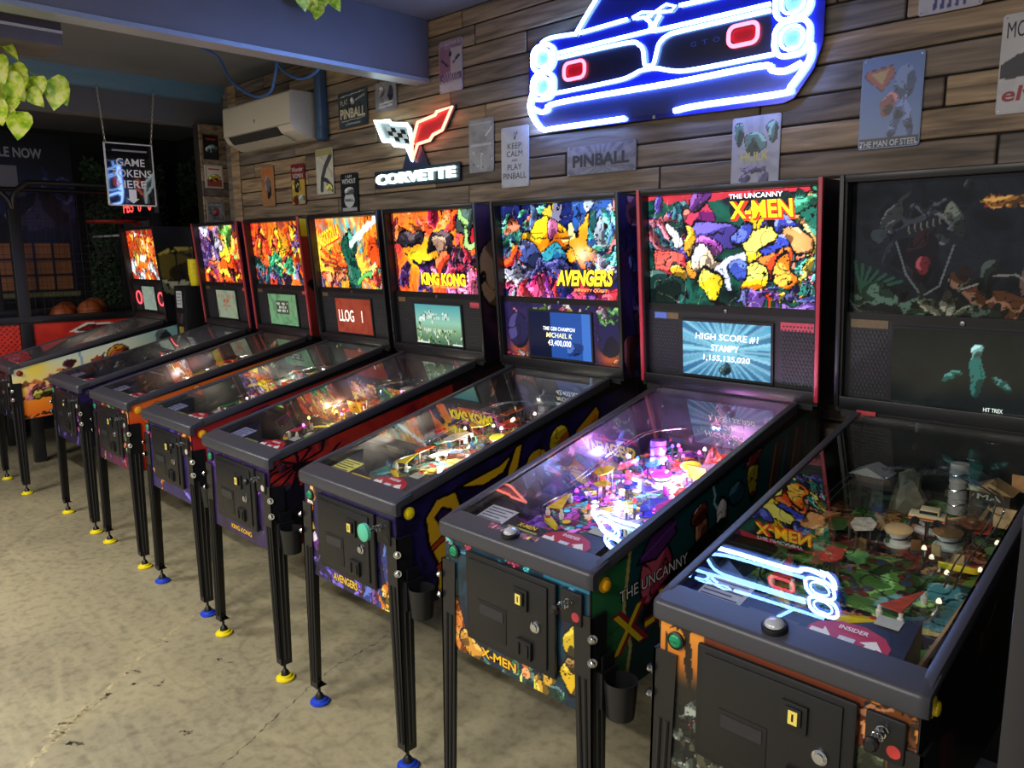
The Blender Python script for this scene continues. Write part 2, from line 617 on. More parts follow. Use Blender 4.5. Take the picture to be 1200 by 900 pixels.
def wood():
    m, t, b = nt('reclaimed_plank')
    tc = t.nodes.new('ShaderNodeTexCoord')
    oi = t.nodes.new('ShaderNodeObjectInfo')
    mp = t.nodes.new('ShaderNodeMapping')
    mp.inputs['Scale'].default_value = (1.2, 8, 16)
    ofs = t.nodes.new('ShaderNodeVectorMath')
    ofs.operation = 'MULTIPLY_ADD'
    ofs.inputs[1].default_value = (31, 17, 9)
    cx = t.nodes.new('ShaderNodeCombineXYZ')
    for i in range(3):
        t.links.new(oi.outputs['Random'], cx.inputs[i])
    t.links.new(cx.outputs[0], ofs.inputs[0])
    t.links.new(tc.outputs['Object'], ofs.inputs[2])
    t.links.new(ofs.outputs[0], mp.inputs[0])
    n = t.nodes.new('ShaderNodeTexNoise')
    n.inputs['Scale'].default_value = 2.2
    n.inputs['Detail'].default_value = 7
    n.inputs['Distortion'].default_value = 0.7
    t.links.new(mp.outputs[0], n.inputs['Vector'])
    tone = t.nodes.new('ShaderNodeValToRGB')
    el = tone.color_ramp.elements
    while len(el) < 5:
        el.new(0.5)
    for e, (p, c) in zip(el, [(0, '6c6056'), (0.25, '92806c'), (0.5, '7c746e'), (0.75, 'b29878'), (1, '9c8870')]):
        e.position = p
        e.color = (*C(c), 1)
    t.links.new(oi.outputs['Random'], tone.inputs[0])
    gr = t.nodes.new('ShaderNodeValToRGB')
    el = gr.color_ramp.elements
    el[0].position = 0.30; el[0].color = (0.22, 0.20, 0.19, 1)
    el[1].position = 0.66; el[1].color = (1.25, 1.2, 1.15, 1)
    t.links.new(n.outputs['Fac'], gr.inputs[0])
    mx = t.nodes.new('ShaderNodeMix')
    mx.data_type = 'RGBA'
    mx.blend_type = 'MULTIPLY'
    mx.inputs[0].default_value = 0.85
    t.links.new(tone.outputs[0], mx.inputs[6])
    t.links.new(gr.outputs[0], mx.inputs[7])
    # knots
    vo = t.nodes.new('ShaderNodeTexVoronoi')
    vo.inputs['Scale'].default_value = 0.8
    t.links.new(mp.outputs[0], vo.inputs['Vector'])
    kr = t.nodes.new('ShaderNodeMapRange')
    kr.inputs[1].default_value = 0.06
    kr.inputs[2].default_value = 0.16
    kr.inputs[3].default_value = 0.35
    kr.inputs[4].default_value = 1
    t.links.new(vo.outputs['Distance'], kr.inputs[0])
    m2 = t.nodes.new('ShaderNodeMix')
    m2.data_type = 'RGBA'
    m2.blend_type = 'MULTIPLY'
    m2.inputs[0].default_value = 1
    t.links.new(mx.outputs[2], m2.inputs[6])
    t.links.new(kr.outputs[0], m2.inputs[7])
    t.links.new(m2.outputs[2], b.inputs['Base Color'])
    b.inputs['Roughness'].default_value = 0.62
    bp = t.nodes.new('ShaderNodeBump')
    bp.inputs['Strength'].default_value = 0.35
    bp.inputs['Distance'].default_value = 0.003
    t.links.new(n.outputs['Fac'], bp.inputs['Height'])
    t.links.new(bp.outputs[0], b.inputs['Normal'])
    return m
WOOD = wood()
floor = struct(put('floor', MB().box(-3, 11, -7, 4.0, -0.1, 0), concrete()))
def scuff_mat(col, k):
    m, t, b = nt('floor_scuff')
    b.inputs['Base Color'].default_value = (*C(col), 1)
    b.inputs['Roughness'].default_value = 0.6
    tc = t.nodes.new('ShaderNodeTexCoord')
    n_ = t.nodes.new('ShaderNodeTexNoise')
    n_.inputs['Scale'].default_value = 38
    n_.inputs['Detail'].default_value = 5
    t.links.new(tc.outputs['Object'], n_.inputs['Vector'])
    mr = t.nodes.new('ShaderNodeMapRange')
    mr.inputs[1].default_value = 0.40
    mr.inputs[2].default_value = 0.62
    mr.inputs[4].default_value = k
    t.links.new(n_.outputs['Fac'], mr.inputs[0])
    t.links.new(mr.outputs[0], b.inputs['Alpha'])
    return m
def scuff(name, pts, wd, mat, seed):
    q = random.Random(seed)
    pts = [(x + q.uniform(-1, 1) * 0.008, y + q.uniform(-1, 1) * 0.008, 0) for x, y, *_ in curve_path([(x, y, 0) for x, y in pts], 14)]
    vs, fs = [], []
    for i, p in enumerate(pts):
        d = Vector(pts[min(i + 1, len(pts) - 1)]) - Vector(pts[max(i - 1, 0)])
        d.normalize()
        e = min(1, i / 4, (len(pts) - 1 - i) / 4)
        a, b_ = wd * e * q.uniform(0.3, 1), wd * e * q.uniform(0.3, 1)
        vs += [(p[0] - d.y * a, p[1] + d.x * a, 0.0006), (p[0] + d.y * b_, p[1] - d.x * b_, 0.0006)]
    for i in range(len(pts) - 1):
        fs.append((2 * i, 2 * i + 1, 2 * i + 3, 2 * i + 2))
    put(name, MB().add(vs, fs), mat, floor, smooth=False)
PALE, DIRT = scuff_mat('c2b690', 0.7), scuff_mat('5a5344', 0.55)
scuff('pale_scuff', [(5.02, -0.92), (4.90, -0.79), (4.667, -0.513), (4.482, -0.309), (4.30, -0.02), (4.22, 0.08)], 0.020, PALE, 1)
scuff('pale_scuff', [(4.90, -0.80), (4.80, -0.70), (4.72, -0.58)], 0.045, PALE, 2)
scuff('slab_seam', [(5.62, -0.75), (5.475, -0.422), (5.30, -0.034), (5.214, 0.147), (5.164, 0.397), (5.10, 0.68)], 0.006, DIRT, 4)
scuff('slab_seam', [(3.6, -0.30), (3.3, -0.05), (3.0, 0.25)], 0.006, PALE, 5)
for k in range(8):
    q = random.Random(k + 40)
    x, y = q.uniform(4.4, 5.3), q.uniform(-0.75, 0.0)
    scuff('dirt_mark', [(x, y), (x + q.uniform(-0.05, 0.05), y + q.uniform(-0.05, 0.05)), (x + q.uniform(-0.05, 0.05), y + q.uniform(-0.05, 0.05))], q.uniform(0.006, 0.016), DIRT, k + 60)
CEIL = P('62666c', 0.65, noise=0.2, scale=3)
struct(put('ceiling', MB().box(-3, 11, -7, 4.0, CZ, CZ + 0.1), CEIL))
wall = struct(put('wall_back', MB().box(2.03, 11, WY + 0.012, WY + 0.12, 0, CZ), P('221c18', 0.8)))
rs = random.Random(4)
planks = []
def plank(x0, x1, z0, z1, dep):
    g = 0.0036
    return put('plank', MB().box(-(x1 - x0) / 2 + g, (x1 - x0) / 2 - g, -dep, 0.0, -(z1 - z0) / 2 + g, (z1 - z0) / 2 - g), WOOD, wall, bevel=0.004, seg=1, smooth=False,
               loc=((x0 + x1) / 2, WY + 0.012, (z0 + z1) / 2))
z = 0.91
while z < CZ - 0.03:
    h = 0.0985 if z < 2.75 else 0.0985
    x = 2.23 - rs.uniform(0, 0.5)
    z1 = min(z + h, CZ)
    while x < 8.6:
        L = rs.uniform(0.55, 1.35)
        a, b = max(x, 2.235), min(x + L, 8.6)
        if b - a > 0.12:
            plank(a, b, z, z1, rs.uniform(0.009, 0.014))
        x += L
    z = z1
# upright boards where the planking ends
for x0, x1 in ((2.03, 2.105), (2.105, 2.232)):
    o = put('upright_board', MB().box(-(x1 - x0) / 2 + .002, (x1 - x0) / 2 - .002, -0.017, 0, -CZ / 2, CZ / 2), WOOD, wall, bevel=0.003, seg=1, smooth=False, loc=((x0 + x1) / 2, WY + 0.012, CZ / 2))
# plank clad end of the dividing wall, its face turned to the room
pier = struct(put('wall_end', MB().box(1.93, 2.018, 1.215, WY + 0.1, 0, 2.70), P('221c18', 0.8)))
zz = 0.6
while zz < 2.69:
    z1 = min(zz + 0.105, 2.70)
    put('plank', MB().box(0, 0.012, -(WY - 1.215) / 2, (WY - 1.215) / 2 - 0.001, -(z1 - zz) / 2 + .002, (z1 - zz) / 2 - .002), WOOD, pier, bevel=0.002, seg=1, smooth=False, loc=(2.018, (WY + 1.215) / 2, (zz + z1) / 2))
    zz = z1
BULK = P('5c5e64', 0.6, noise=0.15, scale=4)
struct(put('trim_1', MB().box(1.80, 1.95, -6, WY + 0.4, 2.70, CZ), BULK))
struct(put('trim_2', MB().prism([(1.95, 2.87), (1.985, 2.875), (2.01, 2.91), (2.06, 2.935), (2.075, CZ), (1.95, CZ)], -6, WY, 'y'), P('4f7390', 0.5, noise=0.1)))
struct(put('wall_left', MB().box(-1.1, -0.95, -7, 4.0, 0, CZ), P('15181a', 0.8)))
struct(put('wall_alcove', MB().box(-1.0, 2.03, 2.3, 2.4, 0, CZ), P('17191c', 0.8)))
# beam that runs from the plank wall towards the viewer, with a metal edge along its underside
struct(put('beam_1', MB().box(4.28, 4.47, -2.3, WY - 0.004, 2.665, CZ), P('5e5d60', 0.55, noise=0.12, scale=5), bevel=0.004))
struct(put('trim_3', MB().box(4.36, 4.476, -2.3, WY - 0.004, 2.648, 2.668), P('a9b2bd', 0.35, 0.6)))
struct(put('beam_2', MB().box(3.90, 4.16, -2.6, -0.30, 2.60, 2.86), P('4d473f', 0.6, noise=0.25, bump=0.2, scale=9), bevel=0.004))
struct(put('trim_4', MB().box(4.155, 4.168, -2.6, -0.30, 2.652, 2.662), P('c9c6bd', 0.4)))

# ceiling battens (lamps of the room, above and behind the viewer)
for (bx, by), side_ in zip(BATTENS, ('left', 'middle', 'right')):
    t = thing('ceiling_light_%s_offscreen' % side_, 'white ceiling batten light over the open floor', 'ceiling light', (bx, by, CZ), 0, 'ceiling battens over the open floor')
    put('housing', MB().box(-0.62, 0.62, -0.06, 0.06, -0.06, 0), WHITE, t, bevel=0.008)
    put('diffuser_%s_offscreen' % side_, MB().prism([(-0.05, -0.061), (0.05, -0.061), (0.035, -0.085), (-0.035, -0.085)], -0.6, 0.6, 'x'), GLOW((1.0, 0.93, 0.80), 6.0), t)
    ld = bpy.data.lights.new('batten_%s_offscreen' % side_, 'AREA')
    ld.shape = 'RECTANGLE'
    ld.size, ld.size_y = 1.2, 0.10
    ld.energy = BATTEN_POWER
    ld.color = BATTEN_COLOR
    lo = bpy.data.objects.new('batten_%s_offscreen' % side_, ld)
    COL.objects.link(lo)
    lo.parent = t
    lo.location = (0, 0, -0.095)

# ================================================================== PINBALL MACHINES
LOCK_Z = 0.952
def rail_z(y):
    return 0.955 + (y - 0.0) * 0.2375
def pfz(y):
    return 0.862 + (y - 0.1) * 0.115
BBB = (1.127, 1.2447)     # front foot of the backbox (y, z)
BBT = (1.069, 1.9635)     # front top of the backbox
def bb(u, v, d=0.0):
    """a point on the backbox face: u metres from the middle, v 0..1 up, d metres behind the face"""
    return (u, BBB[0] + (BBT[0] - BBB[0]) * v + d, BBB[1] + (BBT[1] - BBB[1]) * v)
LEAN = math.atan2(BBB[0] - BBT[0], BBT[1] - BBB[1])
FR_B = Matrix(((1, 0, 0), (0, -math.sin(LEAN), -math.cos(LEAN)), (0, math.cos(LEAN), -math.sin(LEAN))))
SL = math.atan2(0.115, 1.0)
FR_P = Matrix(((1, 0, 0), (0, math.cos(SL), -math.sin(SL)), (0, math.sin(SL), math.cos(SL))))
SG = math.atan(0.2375)
FR_G = Matrix(((1, 0, 0), (0, math.cos(SG), -math.sin(SG)), (0, math.sin(SG), math.cos(SG))))
# the slope of the side print (follows the rails half way)
SS = 0.14
FR_S = Matrix(((0, 0, 1), (math.cos(SS), -math.sin(SS), 0), (math.sin(SS), math.cos(SS), 0)))

def leg_mesh(sx, front):
    def f():
        m = MB()
        zt = 0.83 if front else 0.88
        y0 = 0.012 if front else 1.335
        sy = 1 if front else -1
        x0 = sx * 0.292
        xb, yb = sx * 0.303, y0 - sy * 0.0
        w_, wb_ = 0.062, 0.046
        t = 0.006
        # angle iron: two tapering flanges with a ridge down each
        for k in (0, 1):
            if k == 0:   # flange across the front
                top = [(x0, y0), (x0 - sx * w_, y0), (x0 - sx * w_, y0 + sy * t), (x0, y0 + sy * t)]
                bot = [(xb, yb), (xb - sx * wb_, yb), (xb - sx * wb_, yb + sy * t), (xb, yb + sy * t)]
            else:
                top = [(x0, y0), (x0, y0 + sy * w_), (x0 - sx * t, y0 + sy * w_), (x0 - sx * t, y0)]
                bot = [(xb, yb), (xb, yb + sy * wb_), (xb - sx * t, yb + sy * wb_), (xb - sx * t, yb)]
            vs = [(*p, zt) for p in top] + [(*p, 0.075) for p in bot]
            m.add(vs, [(0, 1, 2, 3), (7, 6, 5, 4), (0, 4, 5, 1), (1, 5, 6, 2), (2, 6, 7, 3), (3, 7, 4, 0)])
        # stiffening ridges pressed into the flanges
        for k in (0.35, 0.68):
            m.tube([(x0 - sx * w_ * k, y0 - sy * 0.001, zt - 0.17), (xb - sx * wb_ * k, yb - sy * 0.001, 0.10)], 0.005, 6)
            m.tube([(x0 + sx * 0.001, y0 + sy * w_ * k, zt - 0.17), (xb + sx * 0.001, yb + sy * wb_ * k, 0.10)], 0.005, 6)
        m.add([(xb, yb, 0.078), (xb - sx * wb_, yb, 0.078), (xb - sx * wb_, yb + sy * wb_, 0.078), (xb, yb + sy * wb_, 0.078)], [(0, 1, 2, 3)])
        return m
    return f
def bolt():
    return MB().lathe((0, 0, 0), (0, -1, 0), [(0, 0.013), (0.002, 0.013), (0.002, 0.009), (0.008, 0.0085), (0.011, 0.005)], 10)
def cup():
    return MB().lathe((0, 0, 0), (0, 0, 1), [(0, 0.034), (0.004, 0.038), (0.011, 0.037), (0.013, 0.029), (0.021, 0.026), (0.023, 0.010)], 20)

def machine(cf):
    rsn = random.Random(cf['seed'])
    t = thing('pinball_machine', cf['label'], 'pinball machine', (cf['x'], cf['d'], 0), 0, 'pinball machines in a row along the plank wall')
    n = cf.get('res', 0.004)
    # ---------------- cabinet
    body = P(cf.get('body', '141318'), 0.4)
    prof = [(0.02, 0.553), (0.02, 0.925), (1.12, 1.19), (1.34, 1.19), (1.34, 0.62)]
    side = None
    for sx in (-1, 1):
        o = shared('side_panel', ('side', sx), lambda: MB().prism(prof, sx * 0.263, sx * 0.281, 'x'), body, t)
        if sx == 1:
            side = o
    cv = cf['side'](Cv(1.3, 0.6, n, '101014', cf['seed'] + 1))
    panel('side_art', cv, [(0.2822, 0.022, 0.556), (0.2822, 1.335, 0.622), (0.2822, 1.30, 1.188), (0.2822, 0.022, 0.925)], PAINT(0.32), side)
    for (s_, y, z_, wd, ht, col, ol, rot, shr) in cf.get('side_text', []):
        if ol:
            text('lettering', s_, (0.2822, y, z_), wd, ht, P(ol, 0.4), side, FR_X, bold=0.05, rot=rot, shear=shr, lift=0.0008)
        text('lettering', s_, (0.2822, y, z_), wd * 0.97, ht * 0.9, P(col, 0.4), side, FR_X, bold=0.0, rot=rot, shear=shr, lift=0.0016)
    fp = shared('front_panel', 'front', lambda: MB().box(-0.264, 0.264, 0.0201, 0.036, 0.553, 0.925), body, t)
    cv = cf['front'](Cv(0.55, 0.37, n, '101014', cf['seed'] + 2))
    panel('front_art', cv, [(-0.278, 0.0188, 0.553), (0.278, 0.0188, 0.553), (0.278, 0.0188, 0.925), (-0.278, 0.0188, 0.925)], PAINT(0.32), fp)
    for (s_, x, z_, wd, ht, col, ol) in cf.get('front_text', []):
        text('lettering', s_, (x, 0.0188, z_), wd, ht, P(ol, 0.4), fp, FR_Y, bold=0.06, lift=0.0006)
        text('lettering', s_, (x, 0.0188, z_), wd * 0.95, ht * 0.85, P(col, 0.4), fp, FR_Y, bold=0.02, lift=0.0012)
    shared('back_panel', 'back', lambda: MB().box(-0.264, 0.264, 1.32, 1.338, 0.62, 1.19), body, t)
    shared('bottom_panel', 'bottom', lambda: MB().add([(-.264, .036, .556), (.264, .036, .556), (.264, 1.32, .622), (-.264, 1.32, .622), (-.264, .036, .57), (.264, .036, .57), (.264, 1.32, .636), (-.264, 1.32, .636)],
           [(0, 3, 2, 1), (4, 5, 6, 7), (0, 1, 5, 4), (1, 2, 6, 5), (2, 3, 7, 6), (3, 0, 4, 7)]), DARK, t)
    # ---------------- lockbar and rails
    def lockbar():
        m = MB()
        pr = [(0.003, 0.908), (0.0, 0.915), (0.0, 0.944), (0.002, 0.9495), (0.007, 0.9535), (0.014, 0.956), (0.074, 0.9705), (0.074, 0.955), (0.02, 0.94), (0.02, 0.908)]
        k = len(pr)
        xs = [-0.295, -0.289, -0.278, 0.278, 0.289, 0.295]
        ins = [0.011, 0.004, 0.0, 0.0, 0.004, 0.011]
        vs = [(x, max(y + i, y) if y < 0.05 else y, z_ - i * 0.35) for x, i in zip(xs, ins) for y, z_ in pr]
        fs = [tuple(range(k)), tuple(range(5 * k, 6 * k))[::-1]]
        for a in range(5):
            for b in range(k):
                b2 = (b + 1) % k
                fs.append((a * k + b, (a + 1) * k + b, (a + 1) * k + b2, a * k + b2))
        return m.add(vs, fs)
    lb = shared('lockbar', 'lockbar', lockbar, SATIN, t)
    for sx in (-1, 1):
        shared('side_rail', ('rail', sx), lambda: MB().prism([(0.07, rail_z(0.07) - 0.0), (1.125, rail_z(1.125)), (1.125, rail_z(1.125) - 0.035), (0.03, rail_z(0.03) - 0.035), (0.03, rail_z(0.03) - 0.004)], sx * 0.270, sx * 0.2915, 'x'), SATIN, t, bevel=0.003)
    if cf.get('lock_button'):
        b = put('lockbar_button', MB().lathe((cf['lock_button'], 0.040, 0.963), (0, -0.22, 1), [(0, 0.027), (0.010, 0.027), (0.012, 0.024), (0.012, 0.021)], 20), BLACK, t)
        put('button_cap', MB().dome((cf['lock_button'], 0.038, 0.974), (0, -0.22, 1), 0.021, 0.012, 18), P('b9bcc2', 0.12, 0.3), b)
    # ---------------- coin door
    dr = shared('coin_door', 'door', lambda: MB().box(-0.175, 0.175, 0.004, 0.019, 0.617, 0.888), BLACK, t, bevel=0.012)
    shared('door_leaf', 'leaf', lambda: MB().box(-0.155, 0.150, -0.002, 0.004, 0.637, 0.872), P('141417', 0.40, bump=0.1, scale=700), dr, bevel=0.005)
    shared('door_plate', 'plate', lambda: MB().box(-0.115, 0.0, -0.0035, -0.002, 0.655, 0.760), BLACK, dr, bevel=0.001)
    shared('door_plate', 'plate2', lambda: MB().box(-0.105, -0.01, -0.0055, -0.0035, 0.72, 0.75), P('24242a', 0.35), dr)
    cs = shared('coin_slot', 'slot', lambda: MB().box(0.030, 0.085, -0.010, 0.0, 0.785, 0.845).box(0.040, 0.075, -0.016, -0.01, 0.80, 0.838), BLACK, dr, bevel=0.002)
    shared('coin_label', 'slotl', lambda: MB().box(0.049, 0.068, -0.0175, -0.016, 0.803, 0.832), P('d8c25a', 0.4, emit=0.15), dr)
    shared('coin_slit', 'slotm', lambda: MB().box(0.0565, 0.0605, -0.0182, -0.0172, 0.810, 0.826), DARK, dr)
    lk = shared('door_lock', 'lock', lambda: MB().lathe((0.113, -0.002, 0.752), (0, -1, 0), [(0, 0.016), (0.006, 0.016), (0.008, 0.011), (0.012, 0.011)], 16), CHROME, dr)
    shared('coin_return', 'ret', lambda: MB().box(0.045, 0.100, -0.012, 0.0, 0.648, 0.70).box(0.052, 0.060, -0.016, -0.01, 0.655, 0.692).box(0.085, 0.093, -0.016, -0.01, 0.655, 0.692), BLACK, dr, bevel=0.002)
    # ---------------- start button, plunger
    sb = shared('start_button', 'start', lambda: MB().lathe((-0.235, 0.018, 0.865), (0, -1, 0), [(0, 0.021), (0.006, 0.021), (0.008, 0.017), (0.005, 0.016)], 20), BLACK, t)
    shared('button_cap', 'startc', lambda: MB().dome((-0.235, 0.012, 0.865), (0, -1, 0), 0.0165, 0.007, 18), P('0f8a5a', 0.25), sb)
    text('lettering', 'START', (-0.235, 0.0045, 0.865), 0.020, 0.006, P('0a3d2a'), sb)
    ph = shared('plunger_housing', 'plh', lambda: MB().box(0.188, 0.262, 0.006, 0.0188, 0.795, 0.885), BLACK, t, bevel=0.006)
    shared('plunger_rod', 'plr', lambda: MB().cyl((0.222, 0.006, 0.856), (0.222, -0.050, 0.856), 0.0055).tube([(0.222 + 0.010 * math.cos(a * 0.8), 0.004 - a * 0.0016, 0.856 + 0.010 * math.sin(a * 0.8)) for a in range(22)], 0.0018, 5), CHROME, ph)
    kn = cf.get('knob')
    if kn:
        put('plunger_knob', MB().lathe((0.222, -0.050, 0.856), (0, -1, 0), [(0, 0.012), (0.008, 0.030), (0.020, 0.030), (0.026, 0.018)], 20), P(kn, 0.3), ph)
    else:
        shared('plunger_knob', 'plk', lambda: MB().lathe((0.222, -0.040, 0.856), (0, -1, 0), [(0, 0.008), (0.006, 0.013), (0.016, 0.014), (0.022, 0.009)], 16), BLACK, ph)
    put('sticker', MB().lathe((0.243, 0.0062, 0.820), (0, -1, 0), [(0, 0.013), (0.0012, 0.0128)], 16), P(cf.get('stk', 'c9c4c0'), 0.4), ph)
    for sx in (-1, 1):
        fb_ = shared('flipper_button', ('fbt', sx), lambda: MB().lathe((sx * 0.281, 0.072, 0.900), (sx, 0, 0), [(0, 0.021), (0.005, 0.021), (0.007, 0.015), (0.014, 0.014), (0.016, 0.010)], 18), P(cf.get('flip', 'd8b513'), 0.3), t)
    # ---------------- legs
    for front in (True, False):
        for sx in (-1, 1):
            lg = shared('leg', ('leg', sx, front), leg_mesh(sx, front), P('17171a', 0.33, noise=0.1), t)
            sy = 1 if front else -1
            fx, fy = sx * 0.280, (0.035 if front else 1.312)
            for zb in ((0.778, 0.714) if front else (0.84, 0.78)):
                shared('bolt', 'bolt', bolt, CHROME, lg, loc=(sx * 0.296, 0.009 if front else 1.338, zb), rot=(0, 0, (sx * R(45)) if front else R(180) - sx * R(45)))
            shared('leveler', 'lev', lambda: MB().cyl((0, 0, 0.008), (0, 0, 0.10), 0.006, n=8).lathe((0, 0, 0.022), (0, 0, 1), [(0, 0.018), (0.012, 0.016), (0.024, 0.007)], 12), BLACK, lg, loc=(fx, fy, 0))
            col = cf['feet'][0 if sx < 0 else 1] if front else '2a2a2e'
            shared('foot_cup', 'cup', cup, P(col, 0.45), lg, loc=(fx, fy, 0))
    if cf.get('cup'):
        ch = put('cup_holder', MB().lathe((0.345, 0.065, 0.565), (0, 0, 1), [(0, 0.036), (0.10, 0.044), (0.10, 0.041), (0.01, 0.034)], 20, True).box(0.292, 0.312, 0.03, 0.10, 0.58, 0.68), P('151518', 0.4), t, bevel=0.0)
        put('bracket', MB().box(0.300, 0.306, 0.04, 0.09, 0.66, 0.72), BLACK, ch)
    # ---------------- glass
    shared('playfield_glass', 'glass', lambda: MB().add([(-0.272, 0.072, rail_z(0.072) - 0.005), (0.272, 0.072, rail_z(0.072) - 0.005), (0.272, 1.125, rail_z(1.125) - 0.005), (-0.272, 1.125, rail_z(1.125) - 0.005)], [(0, 1, 2, 3)]), GLASS((0.97, 0.985, 0.98)), t)
    playfield(t, cf, rsn, n)
    # ---------------- backbox
    trim = P(cf.get('trim', '131317'), 0.4, noise=0.05)
    bk = (BBB[0], BBB[1]); tp = (BBT[0], BBT[1])
    def shell():
        m = MB()
        pr = [(bk[0] + 0.006, bk[1] - 0.03), (tp[0] + 0.006, tp[1] - 0.004), (1.385, tp[1] - 0.004), (1.385, bk[1] - 0.05)]
        for sx in (-1, 1):
            m.prism(pr, sx * 0.338, sx * 0.355, 'x')
        m.prism([(tp[0] + 0.006, tp[1]), (1.385, tp[1]), (1.385, tp[1] - 0.02), (tp[0] + 0.008, tp[1] - 0.02)], -0.355, 0.355, 'x')
        m.box(-0.338, 0.338, 1.36, 1.38, bk[1] - 0.04, tp[1] - 0.02)
        m.prism([(bk[0] + 0.008, bk[1] - 0.045), (1.36, bk[1] - 0.045), (1.36, bk[1] - 0.02), (bk[0] + 0.008, bk[1] - 0.02)], -0.338, 0.338, 'x')
        m.box(-0.26, 0.26, 1.14, 1.34, 1.17, 1.21)      # neck between cabinet and backbox
        return m
    sh = shared('backbox', 'shell', shell, BLACK, t)
    cv = cf.get('bside', lambda c: c.wash(['0d0c14', '18142a', '241a38']))(Cv(0.3, 0.72, n * 1.4, '141318', cf['seed'] + 3))
    panel('backbox_side_art', cv, [(0.3562, bk[0] + 0.012, bk[1] - 0.02), (0.3562, 1.38, bk[1] - 0.03), (0.3562, 1.38, tp[1] - 0.01), (0.3562, tp[0] + 0.012, tp[1] - 0.01)], PAINT(0.35), sh)
    for (s_, y, z_, wd, ht, col, rot) in cf.get('bside_text', []):
        text('lettering', s_, (0.3562, y, z_), wd, ht, P(col, 0.4), sh, FR_X, rot=rot, bold=0.02)
    for sx in (-1, 1):
        m = MB()
        a = [bb(sx * 0.358, -0.02, -0.004), bb(sx * 0.358, 1.004, -0.004), bb(sx * 0.358, 1.004, 0.010), bb(sx * 0.358, -0.02, 0.010)]
        m.prism([(p[1], p[2]) for p in a], sx * 0.345, sx * 0.359, 'x')
        put('edge_trim', m, trim, t, bevel=0.002)
    m = MB()
    a = [bb(0, 0.972, 0.0), bb(0, 1.002, 0.0), bb(0, 1.002, 0.03), bb(0, 0.972, 0.03)]
    put('top_trim', m.prism([(p[1], p[2]) for p in a], -0.345, 0.345, 'x'), P('16161a', 0.35), t, bevel=0.002)
    a = [bb(0, -0.03, 0.0), bb(0, 0.028, 0.0), bb(0, 0.028, 0.03), bb(0, -0.03, 0.03)]
    put('bottom_trim', MB().prism([(p[1], p[2]) for p in a], -0.345, 0.345, 'x'), P('16161a', 0.35), t, bevel=0.002)
    a = [bb(0, 0.375, 0.028), bb(0, 0.412, 0.028), bb(0, 0.412, 0.05), bb(0, 0.375, 0.05)]
    put('divider_bar', MB().prism([(p[1], p[2]) for p in a], -0.338, 0.338, 'x'), P('111114', 0.35), t)
    dg = 0.045
    cv = cf['art'](Cv(0.66, 0.40, cf.get('gres', n), '101018', cf['seed']))
    if cf.get('lit', 1.5):
        cv.swirl(0.09, 3.5).swirl(0.03, 9).detail(5, 0.55, 0.3, 0.010)
    bg = panel('backglass', cv, [bb(-0.336, 0.412, dg), bb(0.336, 0.412, dg), bb(0.336, 0.970, dg), bb(-0.336, 0.970, dg)], PAINT(0.08, cf.get('lit', 1.5), 0.12 if cf.get('lit', 1.5) else 1.0), t)
    for (s_, u, v, wd, ht, col, ol, bold, shr, rot) in cf.get('art_text', []):
        em = cf.get('lit', 1.5)
        if ol:
            text('lettering', s_, bb(u + 0.003, v - 0.006, dg), wd * 1.03, ht * 1.12, P(ol, 0.4, emit=em), bg, FR_B, bold=bold + 0.06, shear=shr, rot=rot, lift=0.001)
        text('lettering', s_, bb(u, v, dg), wd, ht, P(col, 0.4, emit=em), bg, FR_B, bold=bold, shear=shr, rot=rot, lift=0.002)
    # speaker panel with its screen
    spk = P('1b1b20', 0.45, bump=0.1, scale=800)
    a = [bb(0, 0.026, 0.030), bb(0, 0.378, 0.030), bb(0, 0.378, 0.045), bb(0, 0.026, 0.045)]
    sp = put('speaker_panel', MB().prism([(p[1], p[2]) for p in a], -0.338, 0.338, 'x'), spk, t)
    if cf.get('spk_art'):
        cv = cf['spk_art'](Cv(0.67, 0.25, n, '1a1330', cf['seed'] + 4))
        panel('panel_art', cv, [bb(-0.336, 0.03, 0.0285), bb(0.336, 0.03, 0.0285), bb(0.336, 0.375, 0.0285), bb(-0.336, 0.375, 0.0285)], PAINT(0.35), sp)
    else:
        for sx in (-1, 1):
            # perforated grille: a mesh of little holes, one joined part
            def grille():
                m = MB()
                for i in range(9):
                    for j in range(16):
                        u = sx * 0.265 + (i - 4) * 0.0125 + (0.006 if j % 2 else 0)
                        p = Vector(bb(u, 0.05 + j * 0.0185, 0.0285))
                        m.lathe(p, Vector(FR_B.col[2]), [(0, 0.0045), (0.0012, 0.0040)], 6)
                return m
            o = shared('speaker_grille', ('gr', sx), grille, P('303038', 0.5), sp)
            o['kind'] = 'stuff'
    su, sv0, sv1 = cf.get('scr', (0.178, 0.045, 0.325))
    a = [bb(0, sv0 - 0.012, 0.022), bb(0, sv1 + 0.012, 0.022), bb(0, sv1 + 0.012, 0.03), bb(0, sv0 - 0.012, 0.03)]
    put('screen_frame', MB().prism([(p[1], p[2]) for p in a], -su - 0.008, su + 0.008, 'x'), DARK, sp)
    cv = cf['screen'](Cv(2 * su, 0.2, n, '203040', cf['seed'] + 5))
    sc = panel('screen', cv, [bb(-su, sv0, 0.0205), bb(su, sv0, 0.0205), bb(su, sv1, 0.0205), bb(-su, sv1, 0.0205)], PAINT(0.15, cf.get('scr_lit', 1.0), 0.1), t)
    for (s_, u, v, wd, ht, col) in cf.get('scr_text', []):
        text('lettering', s_, bb(u, v, 0.0205), wd, ht, P(col, 0.4, emit=1.0), sc, FR_B, bold=0.01, shear=cf.get('scr_shear', 0))
